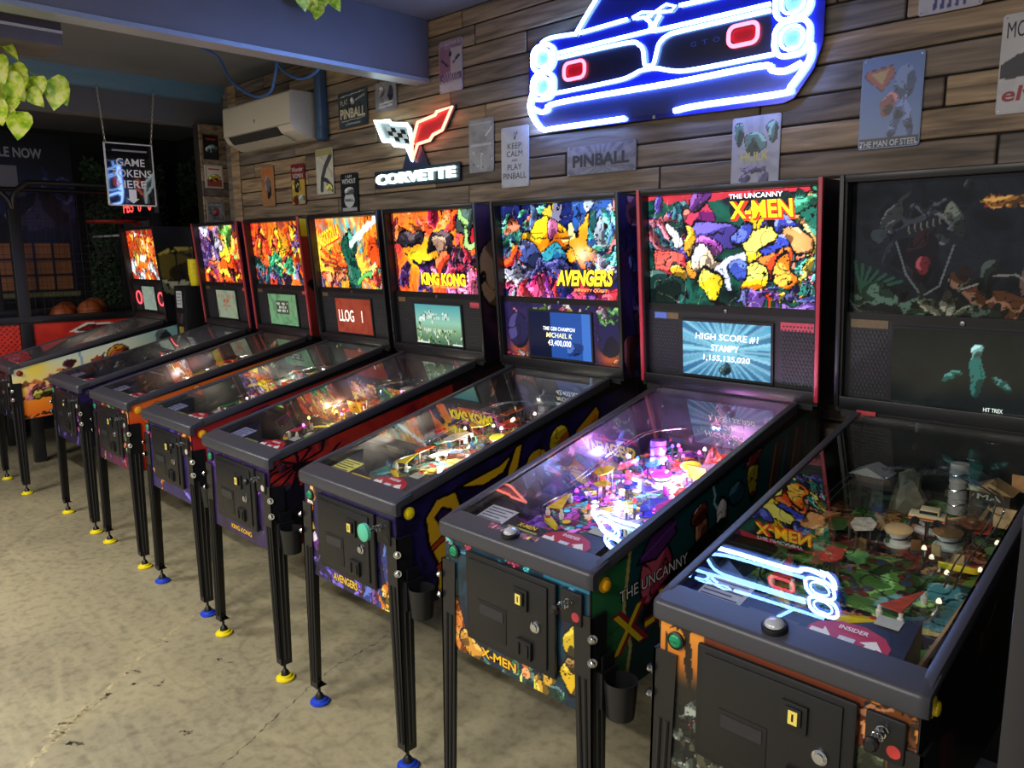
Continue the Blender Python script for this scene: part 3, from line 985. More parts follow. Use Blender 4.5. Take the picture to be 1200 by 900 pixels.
    for (u, v, wd, ht, col) in cf.get('badges', []):
        p = [bb(u, v, 0.0275), bb(u, v + ht / 0.72, 0.0275), bb(u, v + ht / 0.72, 0.030), bb(u, v, 0.030)]
        put('sticker', MB().prism([(q[1], q[2]) for q in p], u - wd / 2, u + wd / 2, 'x'), P(col, 0.4, noise=0.5, scale=150), sp)
    if cf.get('spk_ring'):
        for sx in (-1, 1):
            q = bb(sx * 0.235, 0.195, 0.0285)
            rg = put('speaker_ring', MB().tube([tuple(Vector(q) + Vector((0.052 * math.cos(a), 0, 0)) + Vector(FR_B.col[1]) * 0.052 * math.sin(a)) for a in [2 * math.pi * k / 20 for k in range(20)]], 0.008, 6, True), GLOW((1.0, 0.08, 0.10), 2.2), sp)
            put('speaker_cone', MB().lathe(q, FR_B.col[2], [(0, 0.046), (0.002, 0.044), (-0.002, 0.02)], 18), P('5a1418', 0.4), sp)
    if cf.get('lock_decal'):
        cv = cf['lock_decal'](Cv(0.19, 0.05, 0.004, '201830', cf['seed'] + 9))
        panel('lockbar_decal', cv, [(-0.125, 0.018, rail_z(0.018) - 0.003), (0.065, 0.018, rail_z(0.018) - 0.003), (0.065, 0.066, rail_z(0.066) - 0.0015), (-0.125, 0.066, rail_z(0.066) - 0.0015)], PAINT(0.3), lb)
    if cf.get('rail_tag'):
        put('rail_tag', MB().box(-0.285, -0.225, 1.126, 1.130, rail_z(1.125) - 0.016, rail_z(1.125) + 0.004), P('b0343c', 0.4), t)
    put('backbox_lock', MB().lathe(bb(0.0, 0.385, 0.028), FR_B.col[2], [(0, 0.008), (0.004, 0.007), (0.005, 0.004)], 12), STEEL, sp)
    return t

def playfield(t, cf, rsn, n):
    dim = cf.get('gi', 1.0)
    pal = cf['pal']
    def pf(x, y, h=0.0):
        return (x, y, pfz(y) + h)
    # board with its printed art
    bd = shared('playfield', 'pfboard', lambda: MB().prism([(0.076, pfz(0.076) - 0.014), (1.13, pfz(1.13) - 0.014), (1.13, pfz(1.13) - 0.001), (0.076, pfz(0.076) - 0.001)], -0.262, 0.262, 'x'), P('8a6a42', 0.5), t)
    cv = cf['pf'](Cv(0.52, 1.05, n, '203020', cf['seed'] + 6)).swirl(0.02, 14).detail(16, 0.6, 0.35, 0.03)
    panel('playfield_art', cv, [pf(-0.262, 0.078), pf(0.262, 0.078), pf(0.262, 1.128), pf(-0.262, 1.128)], PAINT(0.18), bd)
    # printed blades inside the cabinet and the rear wall of the play area
    for sx in (-1, 1):
        cv = cf['blade'](Cv(1.0, 0.18, n * 1.6, '15151a', cf['seed'] + 7))
        a, b = (0.08, 1.125)
        q = [(sx * 0.2615, a, pfz(a)), (sx * 0.2615, b, pfz(b)), (sx * 0.2615, b, rail_z(b) - 0.012), (sx * 0.2615, a, rail_z(a) - 0.012)]
        panel('inner_side_art', cv, q, PAINT(0.3), t)
    cv = cf['blade'](Cv(0.52, 0.2, n * 1.6, '15151a', cf['seed'] + 8))
    panel('rear_board', cv, [(-0.261, 1.126, pfz(1.126)), (0.261, 1.126, pfz(1.126)), (0.261, 1.126, rail_z(1.126) - 0.01), (-0.261, 1.126, rail_z(1.126) - 0.01)], PAINT(0.3), t)
    # apron: two wings sloping to the drain
    apm = P(cf.get('apron', '191a2c'), 0.35)
    ah = 0.040
    poly = [(-0.262, 0.078), (0.215, 0.078), (0.212, 0.15), (0.205, 0.255), (0.07, 0.165), (-0.05, 0.150), (-0.11, 0.165), (-0.262, 0.275)]
    SA = SG
    fra = Matrix(((1, 0, 0), (0, math.cos(SA), -math.sin(SA)), (0, math.sin(SA), math.cos(SA))))
    def onap(x, y):
        return (x, y, rail_z(y) - 0.036)
    m = MB()
    top = [onap(x, y) for x, y in poly]
    bot = [pf(x, y, 0.002) for x, y in poly]
    k = len(poly)
    m.add(top + bot, [tuple(range(k)), tuple(range(k, 2 * k))[::-1]] + [(i, k + i, k + (i + 1) % k, (i + 1) % k) for i in range(k)])
    ap = put('apron', m, apm, t, smooth=False)
    def card(nm, x0, x1, y0, y1, col, lift=0.001):
        mm = MB()
        q = [onap(x0, y0), onap(x1, y0), onap(x1, y1), onap(x0, y1)]
        mm.add([(a, b, c + lift) for a, b, c in q] + [(a, b, c + lift - 0.0012) for a, b, c in q], [(0, 1, 2, 3), (4, 7, 6, 5), (0, 4, 5, 1), (1, 5, 6, 2), (2, 6, 7, 3), (3, 7, 4, 0)])
        return put(nm, mm, P(col, 0.4, noise=0.25, scale=120), ap, smooth=False)
    card('instruction_card', -0.245, -0.135, 0.105, 0.190, cf.get('card', '8f8fb4'))
    for i in range(5):
        yy = 0.118 + i * 0.014
        put('print_line', MB().add([(*onap(x, y)[:2], onap(x, y)[2] + 0.0022) for x, y in ((-0.238, yy), (-0.145 - 0.02 * (i % 2), yy), (-0.145 - 0.02 * (i % 2), yy + 0.005), (-0.238, yy + 0.005))], [(0, 1, 2, 3)]), P('3a3a58'), ap)
    card('printed_label', -0.115, 0.0, 0.095, 0.125, cf.get('card2', '8a8f3a'))
    # the red sign-in card with arrows and its little scanner window
    fan = [(0.02, 0.095), (0.185, 0.095), (0.185, 0.135), (0.165, 0.160), (0.12, 0.176), (0.07, 0.172), (0.03, 0.150), (0.02, 0.130)]
    put('sign_in_card', MB().add([(*onap(x, y)[:2], onap(x, y)[2] + 0.0015) for x, y in fan], [tuple(range(len(fan)))]), P('b01f35', 0.35), ap)
    def arrow(cx, cy, s_, rot):
        pts = [(-1, -.45), (.1, -.45), (.1, -1), (1, 0), (.1, 1), (.1, .45), (-1, .45)]
        c, q = math.cos(rot), math.sin(rot)
        v = [(cx + s_ * (a * c - b * q), cy + s_ * (a * q + b * c)) for a, b in pts]
        put('arrow', MB().add([(*onap(x, y)[:2], onap(x, y)[2] + 0.0028) for x, y in v], [(0, 1, 5, 6), (2, 3, 4), (1, 2, 4, 5)]), P('e9e4e0', 0.4), ap)
    arrow(0.048, 0.118, 0.022, 0.0)
    arrow(0.150, 0.118, 0.024, R(80))
    card('white_square', 0.085, 0.118, 0.102, 0.128, 'cfcfd6', 0.0026)
    text('lettering', 'INSIDER', (*onap(0.105, 0.153)[:2], onap(0.105, 0.153)[2] + 0.0028), 0.060, 0.013, P('f2ecec', 0.4), ap, fra, bold=0.02)
    card('scanner_window', 0.128, 0.178, 0.195, 0.228, 'a8a79c', 0.003)
    for (s_, x, y, wd, ht, col) in cf.get('apron_text', []):
        text('lettering', s_, (*onap(x, y)[:2], onap(x, y)[2] + 0.0026), wd, ht, P(col, 0.4), ap, fra, bold=0.02)
    # shooter lane
    put('shooter_lane', MB().prism([(0.18, pfz(0.18)), (0.95, pfz(0.95)), (0.95, pfz(0.95) + 0.022), (0.18, pfz(0.18) + 0.022)], 0.212, 0.219, 'x'), P('b08a58', 0.5), t)
    # flippers
    fc = P(cf.get('flipper', 'd9c21c'), 0.35)
    def flip():
        pr = [(0.0, 0.014)]
        m = MB()
        a = []
        for i in range(9):
            th = math.pi / 2 + math.pi * i / 8
            a.append((0.0125 * math.cos(th), 0.0125 * math.sin(th)))
        for i in range(7):
            th = -math.pi / 2 + math.pi * i / 6
            a.append((0.072 + 0.006 * math.cos(th), 0.006 * math.sin(th)))
        return m.prism(a, 0.006, 0.022, 'z')
    for (x, y, rz) in cf.get('flips', [(-0.145, 0.335, -0.5), (0.080, 0.335, math.pi + 0.5), (0.175, 0.70, math.pi + 0.6)]):
        f = shared('flipper', 'flip', flip, fc, t, bevel=0.002, loc=pf(x, y), rot=(SL, 0, rz))
        shared('flipper_cap', 'flipcap', lambda: MB().cyl((0, 0, 0.022), (0, 0, 0.025), 0.008, n=10), P('b02020', 0.4), f)
    # slingshots
    for sx in (-1, 1):
        cx = -0.03
        tri = [(cx + sx * 0.155, 0.375), (cx + sx * 0.165, 0.50), (cx + sx * 0.105, 0.385)]
        s_ = put('slingshot', MB().add([pf(x, y, 0.034) for x, y in tri] + [pf(x, y, 0.031) for x, y in tri], [(0, 1, 2), (5, 4, 3), (0, 3, 4, 1), (1, 4, 5, 2), (2, 5, 3, 0)]), P(pal[rsn.randrange(len(pal))], 0.2, noise=0.6, scale=40, ), t, smooth=False)
        for x, y in tri:
            shared('post', 'post', lambda: MB().lathe((0, 0, 0), (0, 0, 1), [(0, 0.006), (0.010, 0.008), (0.018, 0.008), (0.022, 0.005), (0.031, 0.005)], 10), RUBBER, s_, loc=pf(x, y))
        shared('lane_guide', ('lg', sx), lambda: MB().tube(curve_path([pf(cx + sx * 0.20, 0.52, 0.018), pf(cx + sx * 0.20, 0.40, 0.018), pf(cx + sx * 0.135, 0.33, 0.018)], 6), 0.0035, 6), CHROME, t)
    # pop bumpers
    for i, (x, y) in enumerate(cf.get('bumpers', [(-0.02, 0.78), (0.09, 0.83), (0.02, 0.90)])):
        b = shared('pop_bumper', 'bump', lambda: MB().lathe((0, 0, 0), (0, 0, 1), [(0, 0.036), (0.004, 0.036), (0.006, 0.026), (0.034, 0.026), (0.036, 0.034), (0.040, 0.034)], 20), P('d8d8d0', 0.3), t, loc=pf(x, y), rot=(SL, 0, 0))
        shared('bumper_cap', 'bumpc', lambda: MB().lathe((0, 0, 0.040), (0, 0, 1), [(0, 0.036), (0.004, 0.037), (0.009, 0.030), (0.010, 0.004)], 20), P(pal[i % len(pal)], 0.2, emit=0.9 * dim), b)
        shared('bumper_ring', 'bumpr', lambda: MB().tube([(0.031 * math.cos(a * math.pi / 10), 0.031 * math.sin(a * math.pi / 10), 0.026) for a in range(20)], 0.0025, 6, True), CHROME, b)
    # wire rails carried back to the flippers
    for sx, dx in ((-1, 0.0), (1, -0.02)):
        pts = [(sx * 0.09 + dx, 1.02, 0.125), (sx * 0.19 + dx, 0.95, 0.115), (sx * 0.215 + dx, 0.80, 0.095), (sx * 0.20 + dx, 0.62, 0.075), (sx * 0.205 + dx, 0.50, 0.055)]
        w_ = put('wire_rail', MB().tube([pf(x - 0.010, y, h) for x, y, h in curve_path(pts)], 0.0022, 6).tube([pf(x + 0.010, y, h) for x, y, h in curve_path(pts)], 0.0022, 6), CHROME, t)
        for x, y, h in curve_path(pts, 2)[1::2]:
            put('wire_hoop', MB().tube([pf(x + 0.013 * math.cos(a), y, h + 0.013 * math.sin(a)) for a in [math.pi * (0.9 + 1.2 * k / 8) for k in range(9)]], 0.0016, 5), CHROME, w_)
    # clear and coloured plastic ramps
    for i, pts in enumerate(([(-0.06, 0.60, 0.0), (-0.075, 0.75, 0.04), (-0.09, 0.90, 0.10), (-0.03, 1.02, 0.12), (0.08, 1.04, 0.12)], [(0.10, 0.62, 0.0), (0.125, 0.78, 0.05), (0.14, 0.92, 0.10), (0.10, 1.06, 0.12), (0.0, 1.085, 0.12)])):
        pa = curve_path(pts, 7)
        m = MB()
        vs, fs = [], []
        for a in range(len(pa)):
            p = Vector(pa[a]); d = Vector(pa[min(a + 1, len(pa) - 1)]) - Vector(pa[max(a - 1, 0)])
            d.z = 0
            d.normalize()
            q = Vector((d.y, -d.x, 0))
            for off, hh in ((-0.026, 0.028), (-0.024, 0.0), (0.024, 0.0), (0.026, 0.028)):
                vs.append(pf(p.x + q.x * off, p.y + q.y * off, p.z + hh + 0.002))
        for a in range(len(pa) - 1):
            for b in range(3):
                fs.append((a * 4 + b, a * 4 + b + 1, a * 4 + b + 5, a * 4 + b + 4))
        m.add(vs, fs)
        put('plastic_ramp', m, GLASS(cf.get('ramp', (0.75, 0.85, 0.9)), 1.45, 0.05, 0.03), t)
    # raised printed plastics
    for i in range(cf.get('plastics', 17)):
        x = rsn.choice((-1, 1)) * rsn.uniform(0.08, 0.235); y = rsn.uniform(0.48, 1.08); h = rsn.uniform(0.16, cf.get('hmax', 0.60)) * (0.1045 + 0.1225 * y)
        k = rsn.randint(5, 8); ph = rsn.random() * 6
        ra, rb = rsn.uniform(0.020, 0.045), rsn.uniform(0.03, 0.085)
        pts = []
        for a in range(k):
            th = ph + 2 * math.pi * a / k
            r_ = rsn.uniform(0.7, 1.2)
            pts.append((max(-0.255, min(0.205, x + ra * r_ * math.cos(th))), min(1.115, y + rb * r_ * math.sin(th))))
        m = MB().add([pf(a, b, h) for a, b in pts] + [pf(a, b, h - 0.003) for a, b in pts], [tuple(range(k)), tuple(range(k, 2 * k))[::-1]] + [(j, k + j, k + (j + 1) % k, (j + 1) % k) for j in range(k)])
        o = put('printed_plastic', m, P(pal[rsn.randrange(len(pal))], 0.18, noise=0.75, scale=rsn.choice((25, 40, 60)), ), t, smooth=False)
        for (a, b) in (pts[0], pts[k // 2], pts[(2 * k) // 3]):
            a, b = x + (a - x) * 0.75, y + (b - y) * 0.75
            put('post', MB().cyl(pf(a, b, 0), pf(a, b, h - 0.003), 0.0026, n=6), P('4a4844', 0.5), o)
    # standing targets
    for i in range(7):
        x = -0.20 + 0.058 * i + rsn.uniform(-0.01, 0.01); y = 0.66 + 0.10 * abs(math.sin(i * 1.7)) + rsn.uniform(0, 0.05)
        shared('target', 'target', lambda: MB().box(-0.012, 0.012, -0.003, 0.003, 0.002, 0.034), P(pal[rsn.randrange(len(pal))], 0.3), t, bevel=0.002, loc=pf(x, y), rot=(SL, 0, rsn.uniform(-0.5, 0.5)))
    # inserts let into the board
    for i in range(cf.get('inserts', 24)):
        x = rsn.uniform(-0.17, 0.12); y = rsn.uniform(0.36, 0.78)
        c = rsn.choice(cf.get('ins', pal))
        e = 1.6 * dim if rsn.random() < cf.get('ins_on', 0.3) else 0.0
        r_ = rsn.choice((0.009, 0.011, 0.014))
        o = shared('insert_ring', ('insr', r_), lambda: MB().lathe((0, 0, 0.0006), (0, 0, 1), [(0, r_ * 1.35), (0.0006, r_ * 1.33)], 14), P(cf.get('ring', '2a1a14'), 0.3), t, loc=pf(x, y), rot=(SL, 0, 0))
        shared('insert', ('ins', r_), lambda: MB().lathe((0, 0, 0.0012), (0, 0, 1), [(0, r_), (0.0007, r_ * 0.96)], 14), P(c, 0.2, emit=e), o)
    # lamps standing on the board
    lam = cf.get('lamps', ['ffe9c0', 'fff6e0'])
    for i in range(cf.get('nlamps', 18)):
        x = rsn.choice((-1, 1)) * rsn.uniform(0.03, 0.235); y = rsn.uniform(0.45, 1.11)
        h = rsn.uniform(0.004, 0.045)
        c = lam[i % len(lam)]
        o = shared('lamp', 'lamp', lambda: MB().dome((0, 0, 0.008), (0, 0, 1), 0.0065, 0.012, 10), GLOW(c, 9.0 * dim), t, loc=pf(min(x, 0.2), y, h))
        put('lamp_post', MB().cyl((0, 0, -h), (0, 0, 0.008), 0.004, n=8), STEEL, o)
        gl = cf.get('glow', [])
        if gl and i < 5:                      # these bulbs carry the light of the play area
            ld = bpy.data.lights.new('bulb', 'POINT')
            ld.energy = sum(g_[3] for g_ in gl) * cf.get('glow_k', 2.6) / 5
            ld.color = tuple(0.25 + 0.75 * q for q in C(c))
            ld.shadow_soft_size = 0.008
            lo = bpy.data.objects.new('bulb', ld)
            COL.objects.link(lo)
            lo.parent = o
            lo.location = (0, 0, 0.030)
    # toys
    for toy in cf.get('toys', []):
        toy(t, pf)

# ================================================================== PRINTED ART OF EACH MACHINE (free compositions in the machine's colours)
def art_a(c):      # far machine: hot splashes over grey
    c.wash(['301018', '8a2010', 'd04a10', '602018'], 4)
    c.glow(0.55, 0.55, 0.5, 'ffb030', 0.8)
    c.crowd(26, ['ffd040', 'f07020', 'fff0c0', 'd03018', 'e8a030'], 0.1, 1, 0.35, 1, 0.05, 0.13)
    c.crowd(20, ['8a8a92', 'd8d8dc', '55606a', 'b8c0c8', 'f0b040'], 0.05, 0.95, 0, 0.35, 0.05, 0.12)
    c.rect(0, 1, 0.93, 1, '7a1410', 0.6)
    return c
def art_b(c):      # purple, white light and an orange sweep
    c.wash(['2a1030', '7a2848', 'c03018', 'e06a18'], 3)
    c.glow(0.35, 0.6, 0.35, 'ffffff', 0.9)
    c.crowd(22, ['5a3a78', '8a5a98', '3a2858', 'b088b0', 'c8c0d8'], 0, 0.45, 0.45, 1, 0.05, 0.14)
    c.crowd(16, ['e03018', 'f06020', 'ffb030', 'c02020', '60a040'], 0.5, 1, 0.3, 1, 0.06, 0.18)
    c.stroke([(0.45, 0.5), (0.62, 0.62), (0.58, 0.36), (0.4, 0.34)], 0.06, 'ffc830', 0.02)
    c.blob(0.55, 0.2, 0.55, 0.13, 'f05a18', -0.25, spike=0.3)
    c.stroke([(0.35, 0.24), (0.8, 0.10)], 0.03, 'ffe040', 0.01)
    c.crowd(12, ['8a1818', 'ffb030', '481018', 'd04818'], 0, 1, 0, 0.22, 0.04, 0.1)
    return c
def art_c(c):      # red and yellow flames, green and violet below
    c.wash(['5a1418', 'c02818', 'f07018', '802030'], 3)
    c.glow(0.5, 0.55, 0.45, 'ffd028', 0.85)
    for i in range(9):
        x = 0.15 + 0.09 * i
        c.blob(x, 0.62 + 0.12 * math.sin(i * 2.1), 0.07, 0.26, ['ffd820', 'f08018', 'e03018', 'ffb020'][i % 4], 0.4 * math.sin(i), spike=0.5, nsp=5)
    c.crowd(22, ['ffe030', 'e84018', 'f09020', '902020'], 0, 1, 0.3, 1, 0.03, 0.09)
    c.crowd(12, ['6a4a88', 'a0b8a0', '503060', 'c8d0b0'], 0.75, 1, 0.6, 1, 0.04, 0.1)
    c.crowd(14, ['309868', '60c080', '207858', '80d060'], 0.3, 0.75, 0.2, 0.45, 0.05, 0.12)
    c.crowd(20, ['1f5a5a', '30284a', '287868', '503868', '184040'], 0, 1, 0, 0.25, 0.05, 0.13)
    return c
def art_d(c):      # orange wings left and right of a dark green column, pale beam
    c.wash(['f08020', 'f8b838', 'e04818', '60b0b8'], 2.5)
    c.glow(0.5, 0.85, 0.35, '58b8c8', 0.95)
    c.blob(0.22, 0.55, 0.28, 0.42, 'ee5a1c', 0.3, spike=0.4, hi='ffc840', lo='b82818')
    c.rays(0.42, 0.3, 26, 'ffd848', 0.55, 0.1, 0.75, 0.3)
    c.blob(0.86, 0.55, 0.26, 0.36, 'f49020', -0.4, spike=0.35, hi='ffe060', lo='d04818')
    c.rays(0.66, 0.35, 30, 'e84a18', 0.45, 0.25, 0.75, 0.3)
    c.blob(0.5, 0.34, 0.14, 0.40, '1f5a48', 0.05, hi='58a878', lo='0c2a28')
    c.blob(0.52, 0.70, 0.09, 0.13, '2c7060', 0)
    c.stroke([(0.50, 0.66), (0.95, 1.0)], 0.045, 'd8f8f0', 0.0)
    c.stroke([(0.50, 0.66), (0.95, 1.0)], 0.02, 'ffffff')
    c.stroke([(0.55, 0.10), (0.68, 0.22), (0.82, 0.20), (0.9, 0.04)], 0.04, '58a050', 0.012)
    c.crowd(16, ['7a3040', '4a3858', 'd86038', 'a84848', '2a4048'], 0, 0.4, 0, 0.28, 0.04, 0.1)
    c.crowd(8, ['f0c060', 'c04030', '803848', 'e8d080'], 0.7, 1, 0, 0.35, 0.04, 0.1)
    return c
def art_e(c):      # fire ring round a dark mass, violet foot
    c.wash(['a01828', 'e04020', 'f07820', 'c82838'], 3)
    c.glow(0.45, 0.6, 0.5, 'ffb020', 0.9)
    c.glow(0.30, 0.42, 0.26, 'fff020', 0.95)
    c.glow(0.60, 0.75, 0.22, 'ffe840', 0.8)
    c.crowd(14, ['d02030', 'f05028', 'a01838', 'e07030'], 0, 1, 0.75, 1, 0.05, 0.13, 0.0)
    c.blob(0.25, 0.72, 0.27, 0.08, '2c2630', 0.1, hi='6a5a60')
    c.blob(0.58, 0.62, 0.22, 0.20, '2a242c', -0.2, hi='7a6468')
    c.blob(0.55, 0.55, 0.14, 0.14, 'b89078', 0, hi='e8c8a8', lo='6a4038')
    c.blob(0.80, 0.45, 0.20, 0.10, '221c26', -0.6, hi='5a4a52')
    c.blob(0.56, 0.35, 0.15, 0.12, 'e0452a', 0.2, hi='ff8a50')
    c.blob(0.38, 0.30, 0.12, 0.07, '2c242c', 0.6, hi='6a5a60')
    c.crowd(26, ['a02858', '6a2870', 'd04878', '382050', 'e06a90'], 0, 1, 0, 0.28, 0.04, 0.12)
    c.crowd(14, ['c03048', '7a2858', '40203a'], 0.72, 1, 0.2, 0.55, 0.04, 0.1)
    c.blob(0.88, 0.9, 0.24, 0.15, '3a4a48', 0.3, hi='587068')
    c.stroke([(0.80, 0.98), (0.78, 0.88), (0.86, 0.80), (0.86, 0.68), (0.93, 0.62), (1.0, 0.64)], 0.028, '9ac878', 0.012)
    c.rect(0, 0.02, 0, 1, '301018', 0.8)
    return c
def art_f(c):      # night blue, orange torso-sized burst, teal band, fire ball, pink foot
    c.wash(['0a0c28', '141c50', '1c2f78', '181038'], 3)
    c.rect(0.66, 0.92, 0.6, 1.0, '2f63b8', 0.8)
    c.crowd(26, ['3a8a78', '703848', '5a78a8', '2c4a70', 'b05a3a', '58b890'], 0.0, 0.3, 0.45, 0.95, 0.03, 0.09)
    c.crowd(30, ['30a0a8', '4878b8', 'c05858', 'a8b8c8', '284888', '50b8a0'], 0.76, 1.0, 0.35, 0.98, 0.03, 0.09)
    c.blob(0.47, 0.83, 0.20, 0.16, '8a88a8', 0, spike=0.3, hi='e8c840', lo='40406a')
    c.blob(0.44, 0.60, 0.36, 0.20, 'f29a18', 0.0, wob=0.15, hi='ffd828', lo='e06a10')
    c.blob(0.48, 0.70, 0.10, 0.12, 'c86a98', 0, wob=0.1, hi='f0a8c8', lo='80386a')
    c.blob(0.46, 0.40, 0.22, 0.12, '3aa8c0', 0, wob=0.15, hi='a8f0f0', lo='24609a')
    c.blob(0.40, 0.25, 0.34, 0.12, '3a4080', 0.1, hi='6a78c0')
    c.blob(0.24, 0.42, 0.13, 0.16, '4a5aa0', 0.3, hi='8a98d8')
    c.blob(0.73, 0.55, 0.20, 0.30, 'f8a820', 0.2, spike=0.55, nsp=7, hi='fff8a0', lo='e05818')
    c.glow(0.74, 0.46, 0.14, 'fff8d0', 0.95)
    c.glow(0.77, 0.42, 0.07, 'f07848', 0.8)
    c.blob(0.11, 0.42, 0.17, 0.16, 'e8602a', 0, spike=0.6, nsp=7, hi='ffb838', lo='a82828')
    c.crowd(12, ['6a6a90', 'a8a8c0', '383858', '484870'], 0.02, 0.22, 0.08, 0.36, 0.05, 0.09)
    c.crowd(10, ['484890', '38407a', '5a68b8', 'e07a28'], 0.2, 0.5, 0.02, 0.25, 0.06, 0.13)
    c.crowd(10, ['585a88', 'a8a0b8', '30305a'], 0.78, 1, 0.2, 0.42, 0.05, 0.09)
    c.crowd(22, ['c02868', '7a2a88', 'e04878', '481a60', 'd83848'], 0, 1, 0, 0.12, 0.04, 0.09)
    return c
def art_g(c):      # teal-black ground, violet mass left, yellow mass right with blue sweep, orange burst
    c.wash(['081418', '0f3830', '1a5848', '141428'], 3)
    c.rect(0, 1, 0.955, 1, 'c03040')
    c.crowd(34, ['4a3a90', '7a2a58', 'b03038', '38589a', 'c05a68', '205060'], 0.0, 0.3, 0.45, 0.95, 0.03, 0.085)
    c.crowd(16, ['308868', '50b088', 'c88a48', '1f6a58', 'd8b060'], 0.76, 1, 0.6, 0.98, 0.04, 0.10)
    c.crowd(26, ['2a8a78', 'd8c040', 'c04838', '5aa8a8', '40506a', 'd86a8a'], 0.80, 1, 0.1, 0.55, 0.03, 0.08)
    c.blob(0.33, 0.80, 0.15, 0.20, 'c83a58', 0.1, hi='f08a78', lo='6a1a60')
    c.blob(0.34, 0.95, 0.11, 0.09, '5a2a70', 0)
    c.blob(0.42, 0.66, 0.24, 0.13, '463a90', -0.2, hi='7a6ad0')
    c.blob(0.38, 0.52, 0.16, 0.12, 'a84ab0', 0.1, hi='d880e0')
    c.blob(0.16, 0.66, 0.07, 0.10, 'd8d8e0', 0.2)
    c.blob(0.25, 0.60, 0.07, 0.16, 'e0a020', -0.1, hi='ffd850')
    c.blob(0.15, 0.32, 0.20, 0.24, 'a02030', 0.1, hi='d85a50', lo='481018')
    c.blob(0.16, 0.26, 0.09, 0.09, 'e0a828', 0, hi='ffe070')
    c.blob(0.28, 0.33, 0.07, 0.09, 'e09028', 0)
    c.blob(0.36, 0.40, 0.15, 0.08, 'e8c8a8', -0.3)
    c.stroke([(0.70, 0.62), (0.50, 0.46), (0.44, 0.30)], 0.014, 'f4f4fa')
    for k in range(6):
        c.stroke([(0.64, 0.60 - 0.02 * k), (0.52 - 0.02 * k, 0.48 - 0.035 * k), (0.47 + 0.004 * k, 0.30 - 0.03 * k)], 0.009, 'dfe4ff')
    c.blob(0.66, 0.57, 0.15, 0.20, 'f2d018', 0.1, wob=0.15, hi='fff070', lo='c88a10')
    c.blob(0.64, 0.79, 0.10, 0.10, 'f0c818', 0, hi='fff070', lo='30306a')
    c.blob(0.56, 0.69, 0.08, 0.05, '3848b0', 0.9)
    c.blob(0.80, 0.70, 0.13, 0.06, '3a48b8', -0.2, hi='98a8f0')
    c.blob(0.78, 0.55, 0.18, 0.07, '3a4ac0', 0.15, hi='a0b0ff')
    c.blob(0.87, 0.58, 0.11, 0.09, 'e8a060', -0.4, hi='ffd098')
    c.blob(0.72, 0.40, 0.17, 0.10, 'e8481c', 0.2, hi='ff8a3a')
    c.blob(0.64, 0.23, 0.11, 0.16, 'f0c020', -0.3, hi='fff060', lo='d06a10')
    c.blob(0.80, 0.35, 0.09, 0.15, 'f07a1c', 0.4, hi='ffc048')
    c.blob(0.55, 0.33, 0.09, 0.08, '3a50b0', 0.4)
    c.blob(0.41, 0.20, 0.08, 0.14, 'e8c820', 0.2, hi='fff060', lo='2a2418')
    c.blob(0.72, 0.05, 0.17, 0.10, 'f06a1c', 0, spike=0.9, nsp=11, hi='ffe050', lo='c83818')
    c.crowd(12, ['5a3a88', '2a2858', '38407a'], 0.45, 0.95, 0.0, 0.2, 0.03, 0.07)
    c.blob(0.05, 0.1, 0.25, 0.12, '14302c', 0)
    c.rect(0.50, 0.86, 0.835, 0.955, '12141a', 0.85)
    return c
def art_h(c):      # unlit: charcoal, jungle green, scraps of orange and red
    c.wash(['0b0d12', '14181e', '1c2228', '10141a'], 3)
    c.blob(0.25, 0.66, 0.24, 0.13, '1b2127', 0.25, hi='39434a', lo='0f1318', ink=0, wob=0.6)
    c.blob(0.22, 0.34, 0.10, 0.22, '181d22', 0.3, hi='2c343a', lo='0d1014', ink=0, wob=0.6)
    c.crowd(14, ['20272c', '2a3238', '151a1f', '343c3c'], 0.08, 0.5, 0.3, 0.95, 0.03, 0.09, 0)
    c.blob(0.31, 0.45, 0.11, 0.19, '150e11', 0.1, hi='301a1e', lo='0a0608', ink=0)
    c.blob(0.32, 0.35, 0.05, 0.07, '6a2026', 0.1, ink=0)
    c.blob(0.44, 0.72, 0.05, 0.16, '49524e', 0.4, hi='7a8478', ink=0)
    c.stroke([(0.20, 0.55), (0.25, 0.30), (0.32, 0.14), (0.39, 0.22), (0.44, 0.52)], 0.006, '6a7276')
    for k in range(7):
        c.stroke([(0.25 + 0.025 * k, 0.66 + 0.012 * k), (0.255 + 0.025 * k, 0.61 + 0.012 * k)], 0.004, '7e7a6a')
    c.crowd(5, ['8a5a20', 'a06a28', '8a3a28'], 0.55, 0.72, 0.80, 0.86, 0.02, 0.045, 0)
    c.blob(0.62, 0.83, 0.13, 0.025, 'b07a30', 0, ink=0)
    c.blob(0.86, 0.82, 0.06, 0.07, 'a05a28', 0.3, hi='d08a38', ink=0)
    c.blob(0.82, 0.95, 0.05, 0.12, '28585a', 0.1, hi='48888a', ink=0)
    c.blob(0.93, 0.93, 0.07, 0.09, '8a3a28', 0.4, ink=0)
    for k in range(7):
        c.stroke([(0.05, 0.16), (0.02 + 0.035 * k, 0.40 - 0.025 * k)], 0.012, '2a5240')
    c.crowd(12, ['33231c', '4a3020', '1c2620', '5a3a28'], 0.45, 1, 0.05, 0.35, 0.04, 0.10, 0)
    c.crowd(8, ['1a2a24', '20382c', '2c3a34'], 0, 0.6, 0, 0.2, 0.05, 0.10, 0)
    c.stroke([(0.60, 0.30), (0.68, 0.31), (0.72, 0.27)], 0.007, '8a8a80')
    c.stroke([(0.48, 0.20), (0.54, 0.24)], 0.007, '8a8a80')
    c.crowd(6, ['4a5448', '6a6a5a'], 0.32, 0.5, 0.0, 0.12, 0.04, 0.07, 0)
    return c

